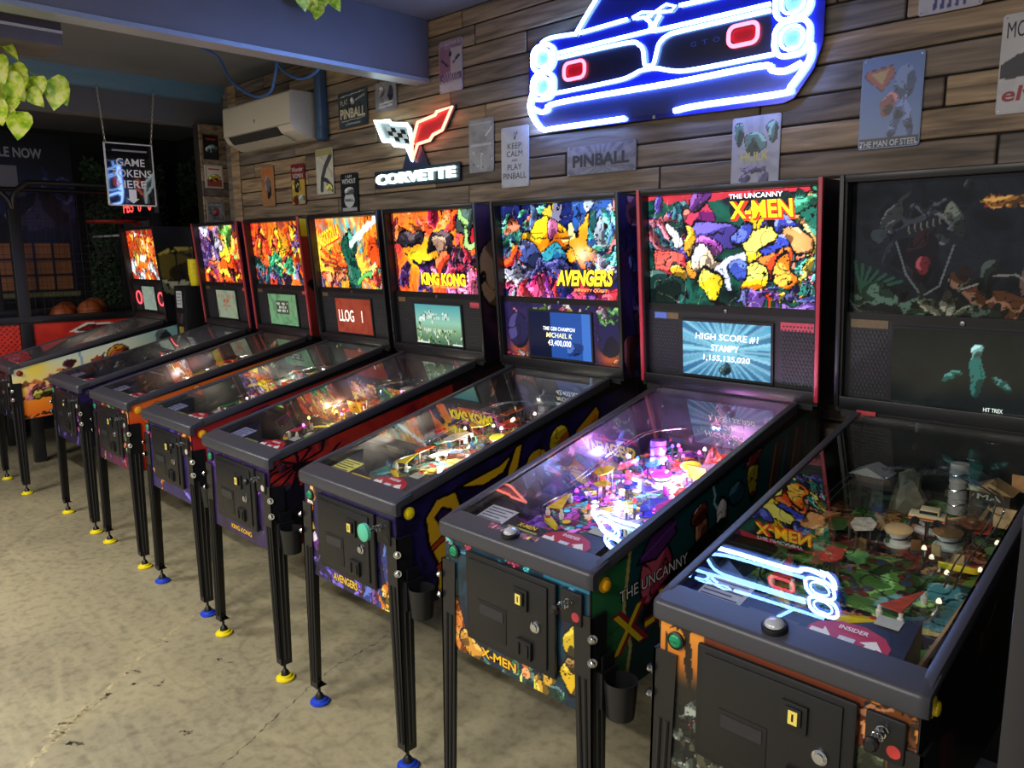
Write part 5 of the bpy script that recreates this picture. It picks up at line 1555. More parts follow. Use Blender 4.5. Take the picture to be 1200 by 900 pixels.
YEL, BLU = 'e3cf10', '1c3fc0'
XS = [1.1409, 2.4007, 3.2059, 4.0402, 4.8496, 5.6648, 6.4707, 7.2461]
DS = [-0.0479, 0.0279, 0.0285, 0.0176, -0.0202, -0.0146, -0.0149, -0.0236]
STICK = [(-0.29, 0.335, 0.06, 0.022, '5a4a30'), (0.29, 0.335, 0.065, 0.020, 'b04a5a')]
CF = [
    dict(label='pinball machine with sunny orange and sky coloured side art, beside the token kiosk', seed=11, spk_ring=True, res=0.009, lit=1.7, art=art_a, side=side_a,
         front=mix_art(['14121a', '1f1a26'], ['2a2030', '5a2a38', '30284a'], 16), screen=scr_plain(['6a7a70', '8a9a8a', '7a8a80']), glow_k=9, blade=mix_art(['3a3a40', '5a5458'], ['8a6a5a', '6a6a74', 'a87a4a'], 10),
         pf=pf_art(['4a2a2a', '8a3a2a', '5a5a68'], ['d88a38', 'c83a38', 'b8b8c8', '6a3a48', 'e8c060']), pal=['c84838', 'd8a038', 'e8e0d0', '48607a'], feet=(YEL, YEL), flip='7a2418', glow=[(0, 0.6, 0.1, 0.5, 'ffd8c0')],
         scr=(0.13, 0.06, 0.33), body='101014', bside=lambda c: c.wash(['0c0c12', '14141c', '1c1a1c'], 3).blob(0.5, 0.55, 0.34, 0.22, '5a5020', 0.1, hi='a89a48', lo='241f10').blob(0.4, 0.35, 0.2, 0.1, '6a6a58', 0) and c),
    dict(label='violet pinball machine with red edge trim and purple and orange backglass', seed=23, res=0.008, lit=1.7, art=art_b, side=side_b, trim='a03a3c',
         front=mix_art(['120f20', '1c1638'], ['281c50', '3a2868', '6a2a58'], 18), screen=scr_redlines, glow_k=9, blade=mix_art(['34343c', '4a4a54'], ['6a6a7a', '5a3a4a', '8a8a80'], 10),
         pf=pf_art(['20202c', '2c2c3a', '3a3040'], ['8a8a9a', 'c8c0b0', '5a4a58', '7a2a38', 'a8a050']), pal=['9a9aa8', '7a2a38', 'd8d8d0', '4a4a68', 'b8a848'], feet=(YEL, YEL), flip='1a1a20',
         badges=STICK, glow=[(0, 0.75, 0.12, 0.4, 'fff0e0')], scr=(0.15, 0.05, 0.33)),
    dict(label='pinball machine with red and green side art, red edge trim and a flaming yellow backglass', seed=37, res=0.007, lit=1.7, art=art_c, side=side_c, trim='a83a3c',
         front=mix_art(['3a1a38', '5a2040'], ['8a2a3a', 'c86a38', '4a2a6a', '5a8a4a'], 24), screen=scr_green, glow_k=8, blade=mix_art(['3c3430', '54443c'], ['8a6a4a', '7a3a38', '5a6a4a'], 10),
         pf=pf_art(['3a3028', '4a4038', '2a3a30'], ['c8b058', 'd8d0c0', '8a3a38', '5a7a58', '30384a']), pal=['c8b058', 'd84a48', 'e8e8e0', '3a6a5a', 'a05a38'], feet=(YEL, YEL), flip='e0a018',
         badges=STICK,
         glow=[(0, 0.6, 0.12, 0.5, 'fff0e0'), (0.1, 1.0, 0.15, 0.3, 'ff5050')], lamps=['ffffff', 'ff4050', 'ffe9c0'], bside=lambda c: c.vgrad([(0, '5a1a1c'), (0.6, '7a2222'), (0.85, '8a2a22'), (0.86, 'c8a818'), (1, 'd8c020')]).blob(0.5, 0.45, 0.14, 0.09, 'b8a028', 0, hi='e0d050') and c),
    dict(label='pinball machine with GODZILLA backglass, red screen and red and blue side art', seed=41, res=0.006, lit=1.6, art=art_d, side=side_d,
         front=mix_art(['241a4a', '30245a'], ['4a3aa0', 'c86a28', 'd89a38', '5a2a58', 'a84028'], 26), screen=scr_plain(['8a3428', '96402f', '9a4632']), glow_k=7, blade=mix_art(['30343a', '444848'], ['5a7a6a', '8a4a3a', 'a88a4a'], 10),
         pf=pf_art(['2a3028', '3a4038', '50302c'], ['d8a848', 'c84a58', 'e8d8c8', '3a6a58', 'e87a28', '8a8a98']), pal=['e87a28', 'd84a58', 'f0d848', '3a7a58', 'e8e0d8'], feet=(BLU, BLU), flip='e0a010', cup=True,
         art_text=[('GODZILLA', -0.185, 0.84, 0.19, 0.085, 'ffc020', 'c82018', 0.03, 0.2, 0.3)], scr_text=[('LLOG    I', -0.03, 0.185, 0.24, 0.07, 'f4ece0')], badges=STICK[:1], flipper='e8e0c8',
         glow=[(0.0, 0.55, 0.12, 0.5, 'fff0e0'), (0.1, 1.0, 0.15, 0.5, 'ffe8a0')], toys=[toy_board(-0.05, 0.72, 0.05, 0.05, 'd85a18'), toy_rock(0.12, 0.95, 0.04, 0.09, '6a6258', 3)]),
    dict(label='pinball machine with KING KONG backglass, pale green screen and dark red side art', seed=53, res=0.005, lit=1.6, art=art_e, side=side_e, bside=lambda c: c.wash(['140c1c', '241428', '3a1f30'], 3).blob(0.7, 0.6, 0.3, 0.2, '5a4028', 0.3) and c,
         front=mix_art(['1c1030', '281848', '301c58'], ['3a2070', '5a2a98', '241440', '6a3aa0'], 26, 0.02, 0.05), screen=scr_sky, scr_lit=0.9, glow_k=5, blade=mix_art(['2c282c', '443c3a'], ['6a5a3a', '7a3a38', '4a5a48'], 10),
         pf=pf_art(['2a2a28', '3c3a34', '503a30'], ['d8b848', 'c85a38', 'e0d8c8', '4a6a58', 'b83a58', '8a8a80', 'e8e060']), pal=['e8c838', 'e05a28', 'e8e0d8', '58783a', 'c83a58'], feet=(YEL, YEL), cup=True, flip='3a1620',
         art_text=[('KING KONG', 0.04, 0.505, 0.34, 0.062, 'f8e020', '601018', 0.05, 0, -0.01), ('MYTH OF TERROR ISLAND', 0.04, 0.455, 0.22, 0.015, 'e8b048', None, 0, 0, 0)],
         front_text=[('KING KONG', 0.01, 0.585, 0.19, 0.024, 'e0b030', '3a1028')], side_text=[],
         badges=[(-0.29, 0.335, 0.06, 0.024, '6a5030'), (0.285, 0.32, 0.075, 0.026, 'c04858')],
         nlamps=24, glow=[(-0.05, 0.5, 0.12, 0.5, 'fff0d8'), (0.08, 0.9, 0.15, 0.5, 'ffd8a0'), (0.18, 1.06, 0.16, 0.15, 'd050f0')], lamps=['fff6e0', 'ffe060', 'ff8040', 'd860ff'], toys=[toy_board(-0.08, 0.68, 0.055, 0.06, 'e8a018'), toy_rock(0.05, 0.9, 0.05, 0.10, '5a5048', 5)]),
    dict(label='pinball machine with AVENGERS backglass, blue screen and gold and violet side art', seed=67, hmax=0.42, res=0.0045, gres=0.004, lit=1.55, art=art_f, side=side_f, bside=lambda c: c.wash(['100c20', '1a1438', '241c4a', '2c1838'], 3).crowd(8, ['3a2a68', '5a2a38', '2a3a70'], 0, 1, 0, 1, 0.05, 0.12) and c,
         front=front_f, screen=scr_blue, spk_art=lambda c: c.wash(['1a1440', '2a1f60', '30246a'], 4).glow(0.12, 0.15, 0.3, 'e0602a', 0.9) or c.glow(0.9, 0.15, 0.3, 'e0602a', 0.9) or c.blob(0.12, 0.48, 0.26, 0.32, '1f1a58', 0, wob=0.02, line=0.03).blob(0.9, 0.48, 0.26, 0.32, '1f1a58', 0, wob=0.02, line=0.03).crowd(14, ['e8b838', 'c85a78', '5a8a48', 'd8d0e0'], 0, 1, 0.86, 1, 0.03, 0.07).crowd(10, ['4a8a48', '6aa858', 'c8b8d0'], 0.82, 1, 0.72, 0.95, 0.04, 0.08).crowd(20, ['c83a58', 'a8a0c8', 'e08a48'], 0, 1, 0, 0.1, 0.03, 0.06),
         glow_k=3.5, blade=mix_art(['24242c', '34343c'], ['4a4a58', '6a4a38', '3a4a68'], 10), pf=pf_art(['2a2c30', '3c3a3c', '4a3830'], ['e8c848', 'd85a38', 'e8e0d0', '3a6a88', 'c83a38', 'a8a898', '50b0a0', 'e8e060'], 90),
         pal=['e8d038', 'e05a28', 'e8e8e0', '3a78a8', 'c83038', '58a888'], feet=(BLU, BLU), flip='e0cc18', cup=True, knob='58b898', stk='1a1a20',
         art_text=[('AVENGERS', 0.135, 0.535, 0.31, 0.068, 'ffe028', '2a1010', 0.04, 0.25, 0.015), ('INFINITY QUEST', 0.17, 0.462, 0.18, 0.014, 'ff9040', None, 0.02, 0.2, 0.0)],
         front_text=[('AVENGERS', -0.03, 0.587, 0.16, 0.034, 'e8c030', '30204a')], scr_shear=0.15,
         scr_text=[('TIME GEM CHAMPION', -0.0, 0.225, 0.185, 0.017, 'e8f0f8'), ('MICHAEL K', -0.0, 0.185, 0.15, 0.022, 'f0e8b0'), ('43,400,000', -0.0, 0.135, 0.135, 0.030, 'f4f8ff')],
         nlamps=26, glow=[(-0.08, 0.45, 0.12, 0.8, 'fff0e0'), (0.08, 0.75, 0.15, 0.8, 'ffe8c8'), (0.0, 1.0, 0.16, 0.5, 'fff4e8')], apron='3a3c44', card='d8d060', card2='c8a838',
         toys=[toy_disc(-0.075, 0.14, 0.046, 0.020, 'c03038', 'e8e0e0'), toy_tower(0.05, 0.99, 0.03, 0.13, '6a6a70'), toy_tower(0.16, 0.93, 0.022, 0.11, '8a8a90'), toy_disc(0.06, 0.80, 0.06, 0.05, 'd88a28', 'e8d848')]),
    dict(label='pinball machine lettered THE UNCANNY X-MEN with red edge trim and glowing purple playfield', seed=71, glow_k=4.0, hmax=0.40, res=0.0038, gres=0.0033, lit=1.5, art=art_g, side=side_g, trim='b03040',
         bside=lambda c: c.wash(['08080e', '100e18', '18142a'], 3), front=front_g, screen=scr_city, scr_lit=1.0, blade=mix_art(['1a1a22', '26252e', '302e38'], ['4a4058', '5a3a48', '3a4a60'], 12),
         pf=pf_art(['3a2a5a', '5a3a7a', '303a68', '6a3a48'], ['e8b848', 'e05a38', 'd8c8e8', '4a78c8', 'c848a8', '50b0a0', 'e8e0a0', '8a4ac8'], 100),
         pal=['e040c0', '5a60f0', 'f0c838', 'f04840', 'e8e0f8', '40b0e0'], feet=(BLU, YEL), flip='e8a818', cup=True, lock_button=-0.02, lock_decal=lambda c: c.wash(['2a1a3a', '8a4a5a', 'c8a0a0'], 4).crowd(14, ['d8c838', 'e07a8a', 'f0d8c0', '4a8a98', '2a2040'], 0, 1, 0, 1, 0.08, 0.2), stk='b83a48', apron='1e1e24', card='b4b2b8', card2='9a9a38',
         art_text=[('X-MEN', 0.125, 0.882, 0.235, 0.060, 'ffd81c', 'd83018', 0.025, -0.1, 0.0), ('THE UNCANNY', 0.105, 0.947, 0.20, 0.017, 'e8e8f0', None, 0.02, 0, 0.0)],
         front_text=[('X-MEN', -0.055, 0.585, 0.15, 0.032, 'f0c020', '6a1a18')],
         side_text=[('THE UNCANNY', 0.300, 0.850, 0.335, 0.036, 'e8e8e8', '0c0c10', 0.055, 0.0), ('X-MEN', 0.40, 0.752, 0.60, 0.125, 'd8c41c', '8a1c30', 0.055, 0.0)],
         scr_text=[('HIGH SCORE #1', 0.005, 0.25, 0.255, 0.026, 'f8fcff'), ('STAMPY', 0.0, 0.195, 0.115, 0.024, 'f8fcff'), ('1,155,135,020', 0.005, 0.14, 0.19, 0.024, 'f8fcff')], scr_shear=0.1,
         badges=[(-0.28, 0.33, 0.055, 0.024, '5a78c0'), (-0.225, 0.33, 0.05, 0.024, '6a5a38'), (0.27, 0.305, 0.12, 0.030, 'c04a5c')],
         apron_text=[('X-MEN', -0.05, 0.138, 0.07, 0.018, 'e8c030')], nlamps=46, lamps=['ff30e0', '5a40ff', 'ffffff', 'ff2030', '3060ff', 'c050ff', 'fff0d0', 'ff50a0'], inserts=34, ins_on=0.55,
         glow=[(-0.10, 0.42, 0.10, 1.0, 'e8d8ff'), (0.05, 0.55, 0.12, 1.0, 'ff80e0'), (-0.05, 0.72, 0.14, 1.2, 'b070ff'), (0.10, 0.90, 0.16, 1.2, 'a080ff'), (-0.10, 1.02, 0.16, 0.9, '6080ff')], ramp=(0.85, 0.85, 0.88),
         toys=[toy_disc(-0.05, 0.62, 0.05, 0.035, '2038c0', 'f060c0'), toy_rock(0.06, 0.98, 0.035, 0.09, '8a4a38', 9), toy_tower(-0.12, 0.90, 0.03, 0.11, '7a4ac0'), toy_board(0.12, 0.78, 0.035, 0.05, 'e87828')]),
    dict(label='pinball machine with unlit charcoal backglass and green jungle playfield', seed=83, hmax=0.40, res=0.0035, gres=0.0033, lit=0.0, art=art_h, side=side_h, bside=lambda c: c.wash(['08080c', '0e0d12', '141218'], 3),
         front=front_h, screen=scr_dark, scr_lit=0.8, blade=mix_art(['0e1010', '181a18', '20201a'], ['2c2a20', '3a3022', '1c2420'], 10), pf=pf_h, gi=0.15, scr=(0.19, 0.0, 0.35),
         pal=['c8a878', '7a5a38', '4a6a3a', 'b84838', 'd8d0c0'], ins=['3a1c18', '2a4a58', '6a2a20', '28281c'], ring='5a1c1c', ins_on=0.0, feet=(BLU, YEL), flip='e8cc10', lock_button=-0.014, rail_tag=True, stk='c83a38', apron='17171c', card='a8a8ac', card2='4a4a50',
         scr_text=[('HIT TREX', 0.095, 0.04, 0.05, 0.012, 'c8d8d0')],
         badges=[(-0.265, 0.345, 0.115, 0.026, '6a5a40')], nlamps=6, lamps=['fff0d0'], inserts=26, plastics=9, flips=[(-0.150, 0.335, -0.75), (0.080, 0.335, math.pi + 0.5), (0.185, 0.70, math.pi + 0.2)],
         toys=[toy_truck(0.035, 0.83, 0.055, 0.15, 'd8c8a0', 'c04028'), toy_hut(-0.17, 0.98, 0.048, 0.04, 0.085, '30302e', '8a9090', 0.02), toy_hut(0.14, 1.03, 0.05, 0.035, 0.07, '4a3a28', 'a8885a', 0.03, 'MA'),
               toy_tower(0.045, 1.06, 0.026, 0.15, '9a9a98'), toy_rock(-0.075, 1.02, 0.055, 0.12, '6a6450', 12), toy_board(0.20, 0.93, 0.03, 0.06, 'd8b888', 0.04), toy_disc(0.13, 0.90, 0.045, 0.035, '8a4a28', '8a5a3a'), toy_board(0.215, 1.08, 0.04, 0.05, 'c89868', 0.09)]),
]
for i, cf in enumerate(CF):
    cf['x'], cf['d'] = XS[i], DS[i]
    machine(cf)

# ================================================================== NEON SIGNS
NY = WY - 0.030          # plane of the tubes
def tube_obj(name, pts, mat, parent, r=0.0075, smooth=True, closed=False):
    p = [(x, NY, z) for x, z in pts]
    if smooth and not closed:
        p = curve_path(p, 5)
    return put(name, MB().tube(p, r, 8, closed), mat, parent)
def rrect(cx, cz, hx_, hz_, r, skew=0.0, n=6):
    out = []
    for (sx, sz, a0) in ((1, 1, 0), (-1, 1, 90), (-1, -1, 180), (1, -1, 270)):
        for k in range(n + 1):
            a = R(a0 + 90 * k / n)
            out.append((cx + sx * (hx_ - r) + r * math.cos(a), cz + sz * (hz_ - r) + r * math.sin(a) + skew * (sx * (hx_ - r))))
    return out
car = thing('neon_car_sign', 'big neon car front sign with white and red tubes on blue acrylic', 'neon sign', (0, 0, 0))
outline = [(5.222, 2.42), (5.325, 2.295), (6.05, 2.281), (6.515, 2.272), (6.556, 2.285), (6.625, 2.377), (6.652, 2.462), (6.652, 2.66), (6.60, 2.71), (6.40, 2.715), (6.27, 2.84), (6.20, 2.86), (5.72, 2.865), (5.64, 2.845), (5.51, 2.716), (5.32, 2.718), (5.232, 2.68)]
put('acrylic_backing', MB().prism(outline, WY - 0.020, WY - 0.012, 'y'), P('0c1268', 0.2, noise=0.05, coat=0.3), car, smooth=False)
grl = [(5.41, 2.465), (5.42, 2.612), (5.815, 2.604), (5.88, 2.58), (5.90, 2.50), (5.95, 2.50), (5.965, 2.57), (6.02, 2.60), (6.45, 2.60), (6.47, 2.452), (6.10, 2.45), (5.95, 2.482), (5.83, 2.47)]
put('grille_print', MB().prism(grl, WY - 0.0215, WY - 0.0195, 'y'), P('070828', 0.3), car, smooth=False)
bmp = [(5.30, 2.40), (5.36, 2.40), (5.42, 2.43), (6.05, 2.42), (6.42, 2.428), (6.50, 2.39), (6.56, 2.36), (6.51, 2.31), (6.05, 2.30), (5.33, 2.315)]
put('bumper_print', MB().prism(bmp, WY - 0.0213, WY - 0.0195, 'y'), P('20264e', 0.25), car, smooth=False)
TW = GLOW((0.20, 0.36, 1.0), 55.0)
TR = GLOW((1.0, 0.10, 0.16), 7.0)
TB = GLOW((0.20, 0.42, 1.0), 24.0)
for st in ([(5.317, 2.695), (5.371, 2.708), (5.516, 2.698)], [(5.52, 2.692), (5.638, 2.814), (5.70, 2.845), (6.21, 2.845), (6.28, 2.80), (6.385, 2.692)], [(5.548, 2.696), (5.806, 2.701)],
           [(6.064, 2.702), (6.197, 2.698), (6.53, 2.695)], [(5.902, 2.686), (5.925, 2.663), (5.923, 2.638), (5.883, 2.634), (5.42, 2.634)],
           [(5.42, 2.612), (5.80, 2.608), (5.87, 2.589), (5.892, 2.559), (5.90, 2.506), (5.923, 2.496), (5.945, 2.502), (5.959, 2.545), (5.971, 2.576), (6.01, 2.599), (6.092, 2.604), (6.452, 2.603)],
           [(5.972, 2.685), (5.949, 2.659), (5.948, 2.638), (5.975, 2.629), (6.451, 2.625)], [(5.387, 2.461), (5.746, 2.463), (5.831, 2.472), (5.88, 2.484), (5.954, 2.482), (6.046, 2.457), (6.146, 2.448), (6.475, 2.448)]):
    tube_obj('neon_tube', st, TB, car, 0.0080)
for st in ([(5.27, 2.41), (5.31, 2.389), (5.353, 2.392), (5.421, 2.417), (6.047, 2.412), (6.423, 2.415), (6.467, 2.393), (6.52, 2.382), (6.58, 2.40)],
           [(5.259, 2.481), (5.241, 2.429), (5.258, 2.377), (5.322, 2.311), (5.42, 2.306), (5.799, 2.302)], [(6.051, 2.302), (6.163, 2.308), (6.514, 2.305), (6.544, 2.324), (6.609, 2.406), (6.613, 2.461)]):
    tube_obj('neon_tube', st, TW, car, 0.0105)
for st in ([(5.834, 2.703), (5.881, 2.714), (5.948, 2.700), (5.929, 2.690), (5.841, 2.695)], [(5.952, 2.704), (6.0, 2.720), (6.045, 2.703), (6.026, 2.690), (5.958, 2.697)]):
    tube_obj('neon_tube', st, TB, car, 0.005, closed=True)
for cx, cz, hw, hh in ((5.325, 2.628, 0.066, 0.056), (5.323, 2.503, 0.066, 0.058), (6.537, 2.615, 0.066, 0.058), (6.539, 2.493, 0.066, 0.060)):
    tube_obj('neon_tube', rrect(cx, cz, hw, hh, 0.045), TW, car, 0.0085, closed=True)
    tube_obj('neon_tube', rrect(cx, cz, hw * 0.66, hh * 0.66, hh * 0.64), TW, car, 0.005, closed=True)
    put('headlamp_print', MB().lathe((cx, WY - 0.0195, cz), (0, -1, 0), [(0, hh * 0.55), (0.003, hh * 0.53)], 18), P('8ab0c0', 0.2, noise=0.4, scale=60), car)
for cx, cz in ((5.517, 2.544), (6.346, 2.540)):
    tube_obj('neon_tube', rrect(cx, cz, 0.060, 0.036, 0.026), TR, car, 0.0075, closed=True)
    put('red_lens', MB().prism(rrect(cx, cz, 0.048, 0.024, 0.018), WY - 0.0225, WY - 0.019, 'y'), P('a01838', 0.25), car)
text('lettering', 'G  T  O', (6.18, WY - 0.0215, 2.545), 0.13, 0.018, P('3a4a9a', 0.4), car)
for px, pz in ((5.33, 2.305), (6.60, 2.42), (5.25, 2.66), (6.63, 2.64), (5.95, 2.29)):
    put('standoff', MB().cyl((px, WY, pz), (px, WY - 0.027, pz), 0.008, n=12), CHROME, car)

cor = thing('neon_emblem_sign', 'small neon crossed flags emblem above a glowing white CORVETTE name bar', 'neon sign', (0, 0, 0))
lf = [(3.996, 2.503), (4.133, 2.487), (4.153, 2.469), (4.293, 2.450), (4.317, 2.424), (4.333, 2.352), (4.331, 2.252), (4.287, 2.333), (4.177, 2.349), (4.147, 2.374), (4.069, 2.384)]
rf = [(4.337, 2.255), (4.385, 2.335), (4.490, 2.345), (4.519, 2.370), (4.597, 2.387), (4.680, 2.496), (4.556, 2.485), (4.541, 2.470), (4.391, 2.450), (4.339, 2.351)]
def grow(poly, k):
    cx = sum(p[0] for p in poly) / len(poly); cz = sum(p[1] for p in poly) / len(poly)
    return [(cx + (x - cx) * k, cz + (z_ - cz) * k) for x, z_ in poly]
put('flag_backing', MB().prism(grow(lf, 1.10), WY - 0.018, WY - 0.010, 'y'), P('2a3550', 0.3), cor, smooth=False)
put('flag_backing', MB().prism(grow(rf, 1.10), WY - 0.018, WY - 0.010, 'y'), P('2c2440', 0.3), cor, smooth=False)
put('stem_backing', MB().prism([(4.29, 2.36), (4.38, 2.36), (4.47, 2.20), (4.22, 2.20)], WY - 0.0165, WY - 0.010, 'y'), P('2a3050', 0.3), cor, smooth=False)
put('red_flag', MB().prism(grow(rf, 0.93), WY - 0.0205, WY - 0.0175, 'y'), P('c83440', 0.3), cor, smooth=False)
put('white_flag', MB().prism(grow(lf, 0.93), WY - 0.0205, WY - 0.0175, 'y'), P('9aa8b0', 0.3), cor, smooth=False)
for i in range(5):
    for j in range(3):
        x = 4.085 + i * 0.045 + j * 0.016
        z_ = 2.463 - i * 0.010 - j * 0.027
        put('chequer', MB().prism([(x, z_), (x + 0.043, z_ - 0.008), (x + 0.057, z_ - 0.034), (x + 0.014, z_ - 0.026)], WY - 0.0225, WY - 0.0203, 'y'), P('151b20' if (i + j) % 2 else 'd0dce0', 0.3), cor, smooth=False)
tube_obj('neon_tube', lf, GLOW((0.80, 1.0, 0.98), 5.0), cor, 0.0110, closed=True)
tube_obj('neon_tube', rf, GLOW((1.0, 0.22, 0.14), 5.5), cor, 0.0085, closed=True)
put('name_backing', MB().box(3.955, 4.72, WY - 0.018, WY - 0.010, 2.118, 2.215), P('1c2a3a', 0.3), cor)
text('lettering', 'CORVETTE', (4.335, WY - 0.018, 2.166), 0.71, 0.060, GLOW((0.72, 1.0, 0.92), 4.0), cor, FR_Y, bold=0.045, ext=0.012, lift=0.002)

# ================================================================== TIN SIGNS ON THE WALL
def tin(name, label, x0, x1, z0, z1, base, paint, texts=(), fr='y', y=None, frame=None, rough=0.35, holes=True):
    """a printed tin plate: plate, print and lettering"""
    wd, ht = x1 - x0, z1 - z0
    cx, cz = (x0 + x1) / 2, (z0 + z1) / 2
    if fr == 'y':
        t = thing(name, label, 'poster' if name == 'framed_picture' else 'wall sign', (cx, WY - 0.004, z0), 0)
        F = FR_Y
    else:
        t = thing(name, label, 'poster' if name == 'framed_picture' else 'wall sign', (2.0305, cx, z0), R(90))
        F = FR_Y
    th = 0.004 if not frame else 0.014
    put('plate' if not frame else 'frame', MB().prism(rrect(0, ht / 2, wd / 2, ht / 2, 0.010 if not frame else 0.002, n=4), -th, 0.0, 'y'), P(frame or base, rough), t, smooth=False)
    cv = Cv(wd, ht, 0.0042, base, hash(label) % 97 + 3 if False else sum(map(ord, label)) % 97)
    if paint:
        paint(cv)
    g = 0.004 if not frame else 0.012
    pr = panel('print', cv, [(-wd / 2 + g, -th - 0.0006, g), (wd / 2 - g, -th - 0.0006, g), (wd / 2 - g, -th - 0.0006, ht - g), (-wd / 2 + g, -th - 0.0006, ht - g)], PAINT(rough), t)
    for (s_, u, v, w_, h_, col, kw) in texts:
        text('lettering', s_, ((u - 0.5) * wd, -th - 0.0006, v * ht), w_ * wd, h_ * ht, P(col, 0.45), t, F, lift=0.0012, **kw)
    if holes:
        for sx in (-1, 1):
            for zz_ in (0.035, 0.965):
                put('screw', MB().lathe((sx * (wd / 2 - 0.010), -th, zz_ * ht), (0, -1, 0), [(0, 0.0035), (0.0018, 0.003)], 8), STEEL, t)
    return t
def pt_car(body):
    def f(c):
        c.rect(0, 1, 0, 0.35, '8a2a24' if body == 'd8a838' else '14202a', 0.9)
        c.blob(0.5, 0.42, 0.34, 0.16, body, 0.15, wob=0.1)
        c.blob(0.55, 0.52, 0.2, 0.09, body, 0.1, wob=0.1)
        c.blob(0.3, 0.32, 0.06, 0.06, '101010', 0, wob=0)
        c.blob(0.68, 0.36, 0.06, 0.06, '101010', 0, wob=0)
        c.rect(0.1, 0.9, 0.84, 0.92, 'b83028', 0.9)
    return f
tin('framed_picture', 'dark framed picture of a pale blue car, topmost of three on the wall end', 1.238, 1.352, 2.445, 2.622, '14181c', pt_car('88a8b8'), fr='x', frame='1a1614', holes=False)
tin('framed_picture', 'pale picture of a yellow car with red ground, middle of three on the wall end', 1.236, 1.372, 2.235, 2.405, 'd8d0c0', pt_car('d8a838'), fr='x', frame='b8b0a4', holes=False)
tin('framed_picture', 'grey picture with a red heart shaped blot, lowest of three on the wall end', 1.232, 1.368, 1.985, 2.140, '6a6a6c', lambda c: c.wash(['3a3a40', '7a7a7c', 'a8a8a8'], 5).blob(0.5, 0.42, 0.25, 0.18, 'b02838', 0.4) and c.rect(0.08, 0.92, 0.8, 0.92, 'c8c8c8', 0.6), fr='x', frame='8a8884', holes=False)
tin('tin_sign', 'faded orange tin sign lettered THOR beside the dark red sign', 2.557, 2.741, 2.077, 2.353, 'a8754a', lambda c: c.wash(['9a6a48', 'b8845a', 'a87a58'], 3).blob(0.5, 0.42, 0.16, 0.26, '7a6a68', 0.1, hi='b8a8a0', ink=0) and c.blob(0.55, 0.3, 0.06, 0.12, '3a3a30', 0, ink=0),
    [('THOR', 0.5, 0.84, 0.8, 0.16, 'd8682a', dict(bold=0.02))])
tin('tin_sign', 'dark red and yellow tin sign lettered Wonder Woman', 2.974, 3.150, 2.069, 2.337, '7a2430', lambda c: c.rect(0, 1, 0, 0.62, 'c8a848').blob(0.5, 0.45, 0.14, 0.2, '2a2a34', 0.2, ink=0) and c.blob(0.3, 0.12, 0.16, 0.12, '7a2a2a', 0, ink=0) and c.blob(0.72, 0.12, 0.14, 0.12, 'a8b0b0', 0, ink=0) and c.crowd(6, ['d8c858', 'e0d070', 'a88a30'], 0.1, 0.9, 0.2, 0.6, 0.03, 0.07, 0),
    [('Wonder', 0.5, 0.87, 0.8, 0.11, 'e8dcd0', dict(shear=0.2)), ('WOMAN', 0.5, 0.71, 0.75, 0.12, 'e8dcd0', {})])
tin('tin_sign', 'pale tin sign with a sweeping grey and black streak', 3.295, 3.496, 2.119, 2.405, 'c8c4b8', lambda c: c.wash(['b8b4a8', 'd8d4c8', 'c8c8c0'], 3).stroke([(0.9, 0.85), (0.55, 0.6), (0.35, 0.35), (0.3, 0.1)], 0.07, '4a5058') and c.stroke([(0.35, 0.35), (0.6, 0.3), (0.9, 0.15)], 0.05, '3a3e46') and c.rect(0, 1, 0.86, 1, 'a8a068', 0.9) and c.blob(0.75, 0.12, 0.2, 0.08, 'b0a858', 0, ink=0))
tin('tin_sign', 'narrow black tin sign lettered WITHOUT and PINBALL around a white badge', 3.573, 3.760, 1.988, 2.232, '1b1f26', lambda c: c.blob(0.5, 0.33, 0.24, 0.20, 'c8ccd0', 0, wob=0.1, line=0, shade=False, ink=0) and c.blob(0.5, 0.56, 0.22, 0.10, 'c8ccd0', 0, wob=0.2, line=0.04, ink=0) and c.rect(0.06, 0.94, 0.04, 0.13, 'b8bcc0', 0.9),
    [('I AM', 0.5, 0.92, 0.35, 0.07, 'd8dce0', {}), ('WITHOUT', 0.5, 0.80, 0.8, 0.12, 'd8dce0', dict(bold=0.02)), ('PINBALL', 0.5, 0.33, 0.5, 0.07, '1b1f26', dict(bold=0.02))])
tin('tin_sign', 'dark grey tin sign lettered PLAY and PINBALL in cream', 3.586, 3.892, 2.501, 2.712, '3a4450', lambda c: c.wash(['2c3640', '3a4650', '46525c'], 3).blob(0.5, 0.72, 0.09, 0.12, 'c8c8c0', 0.5, wob=0.1, ink=0) and c.stroke([(0.08, 0.90), (0.92, 0.96)], 0.012, 'c8ccc8') and c.stroke([(0.08, 0.18), (0.92, 0.22)], 0.01, 'c8ccc8') and c.stroke([(0.25, 0.08), (0.75, 0.10)], 0.02, 'a8b0b0') and c.stroke([(0.62, 0.74), (0.92, 0.84)], 0.03, 'a0a8a4'),
    [('PLAY', 0.22, 0.72, 0.26, 0.15, 'd8d4c0', dict(rot=0.1)), ('PINBALL', 0.5, 0.40, 0.86, 0.28, 'e0d8b8', dict(bold=0.03))])
tin('tin_sign', 'grey tin sign with a crouching shape and two lines of print under the beam', 3.974, 4.178, 2.553, 2.717, '8a8894', lambda c: c.wash(['7a7884', '94929c', 'a09ca4'], 3).blob(0.3, 0.7, 0.16, 0.2, 'b8b0b8', 0.3, ink=0) and c.blob(0.75, 0.55, 0.22, 0.25, '3c4058', -0.6, ink=0) and c.stroke([(0.2, 0.24), (0.8, 0.28)], 0.035, 'd0d0d8') and c.stroke([(0.15, 0.12), (0.8, 0.16)], 0.035, 'd0d0d8'))
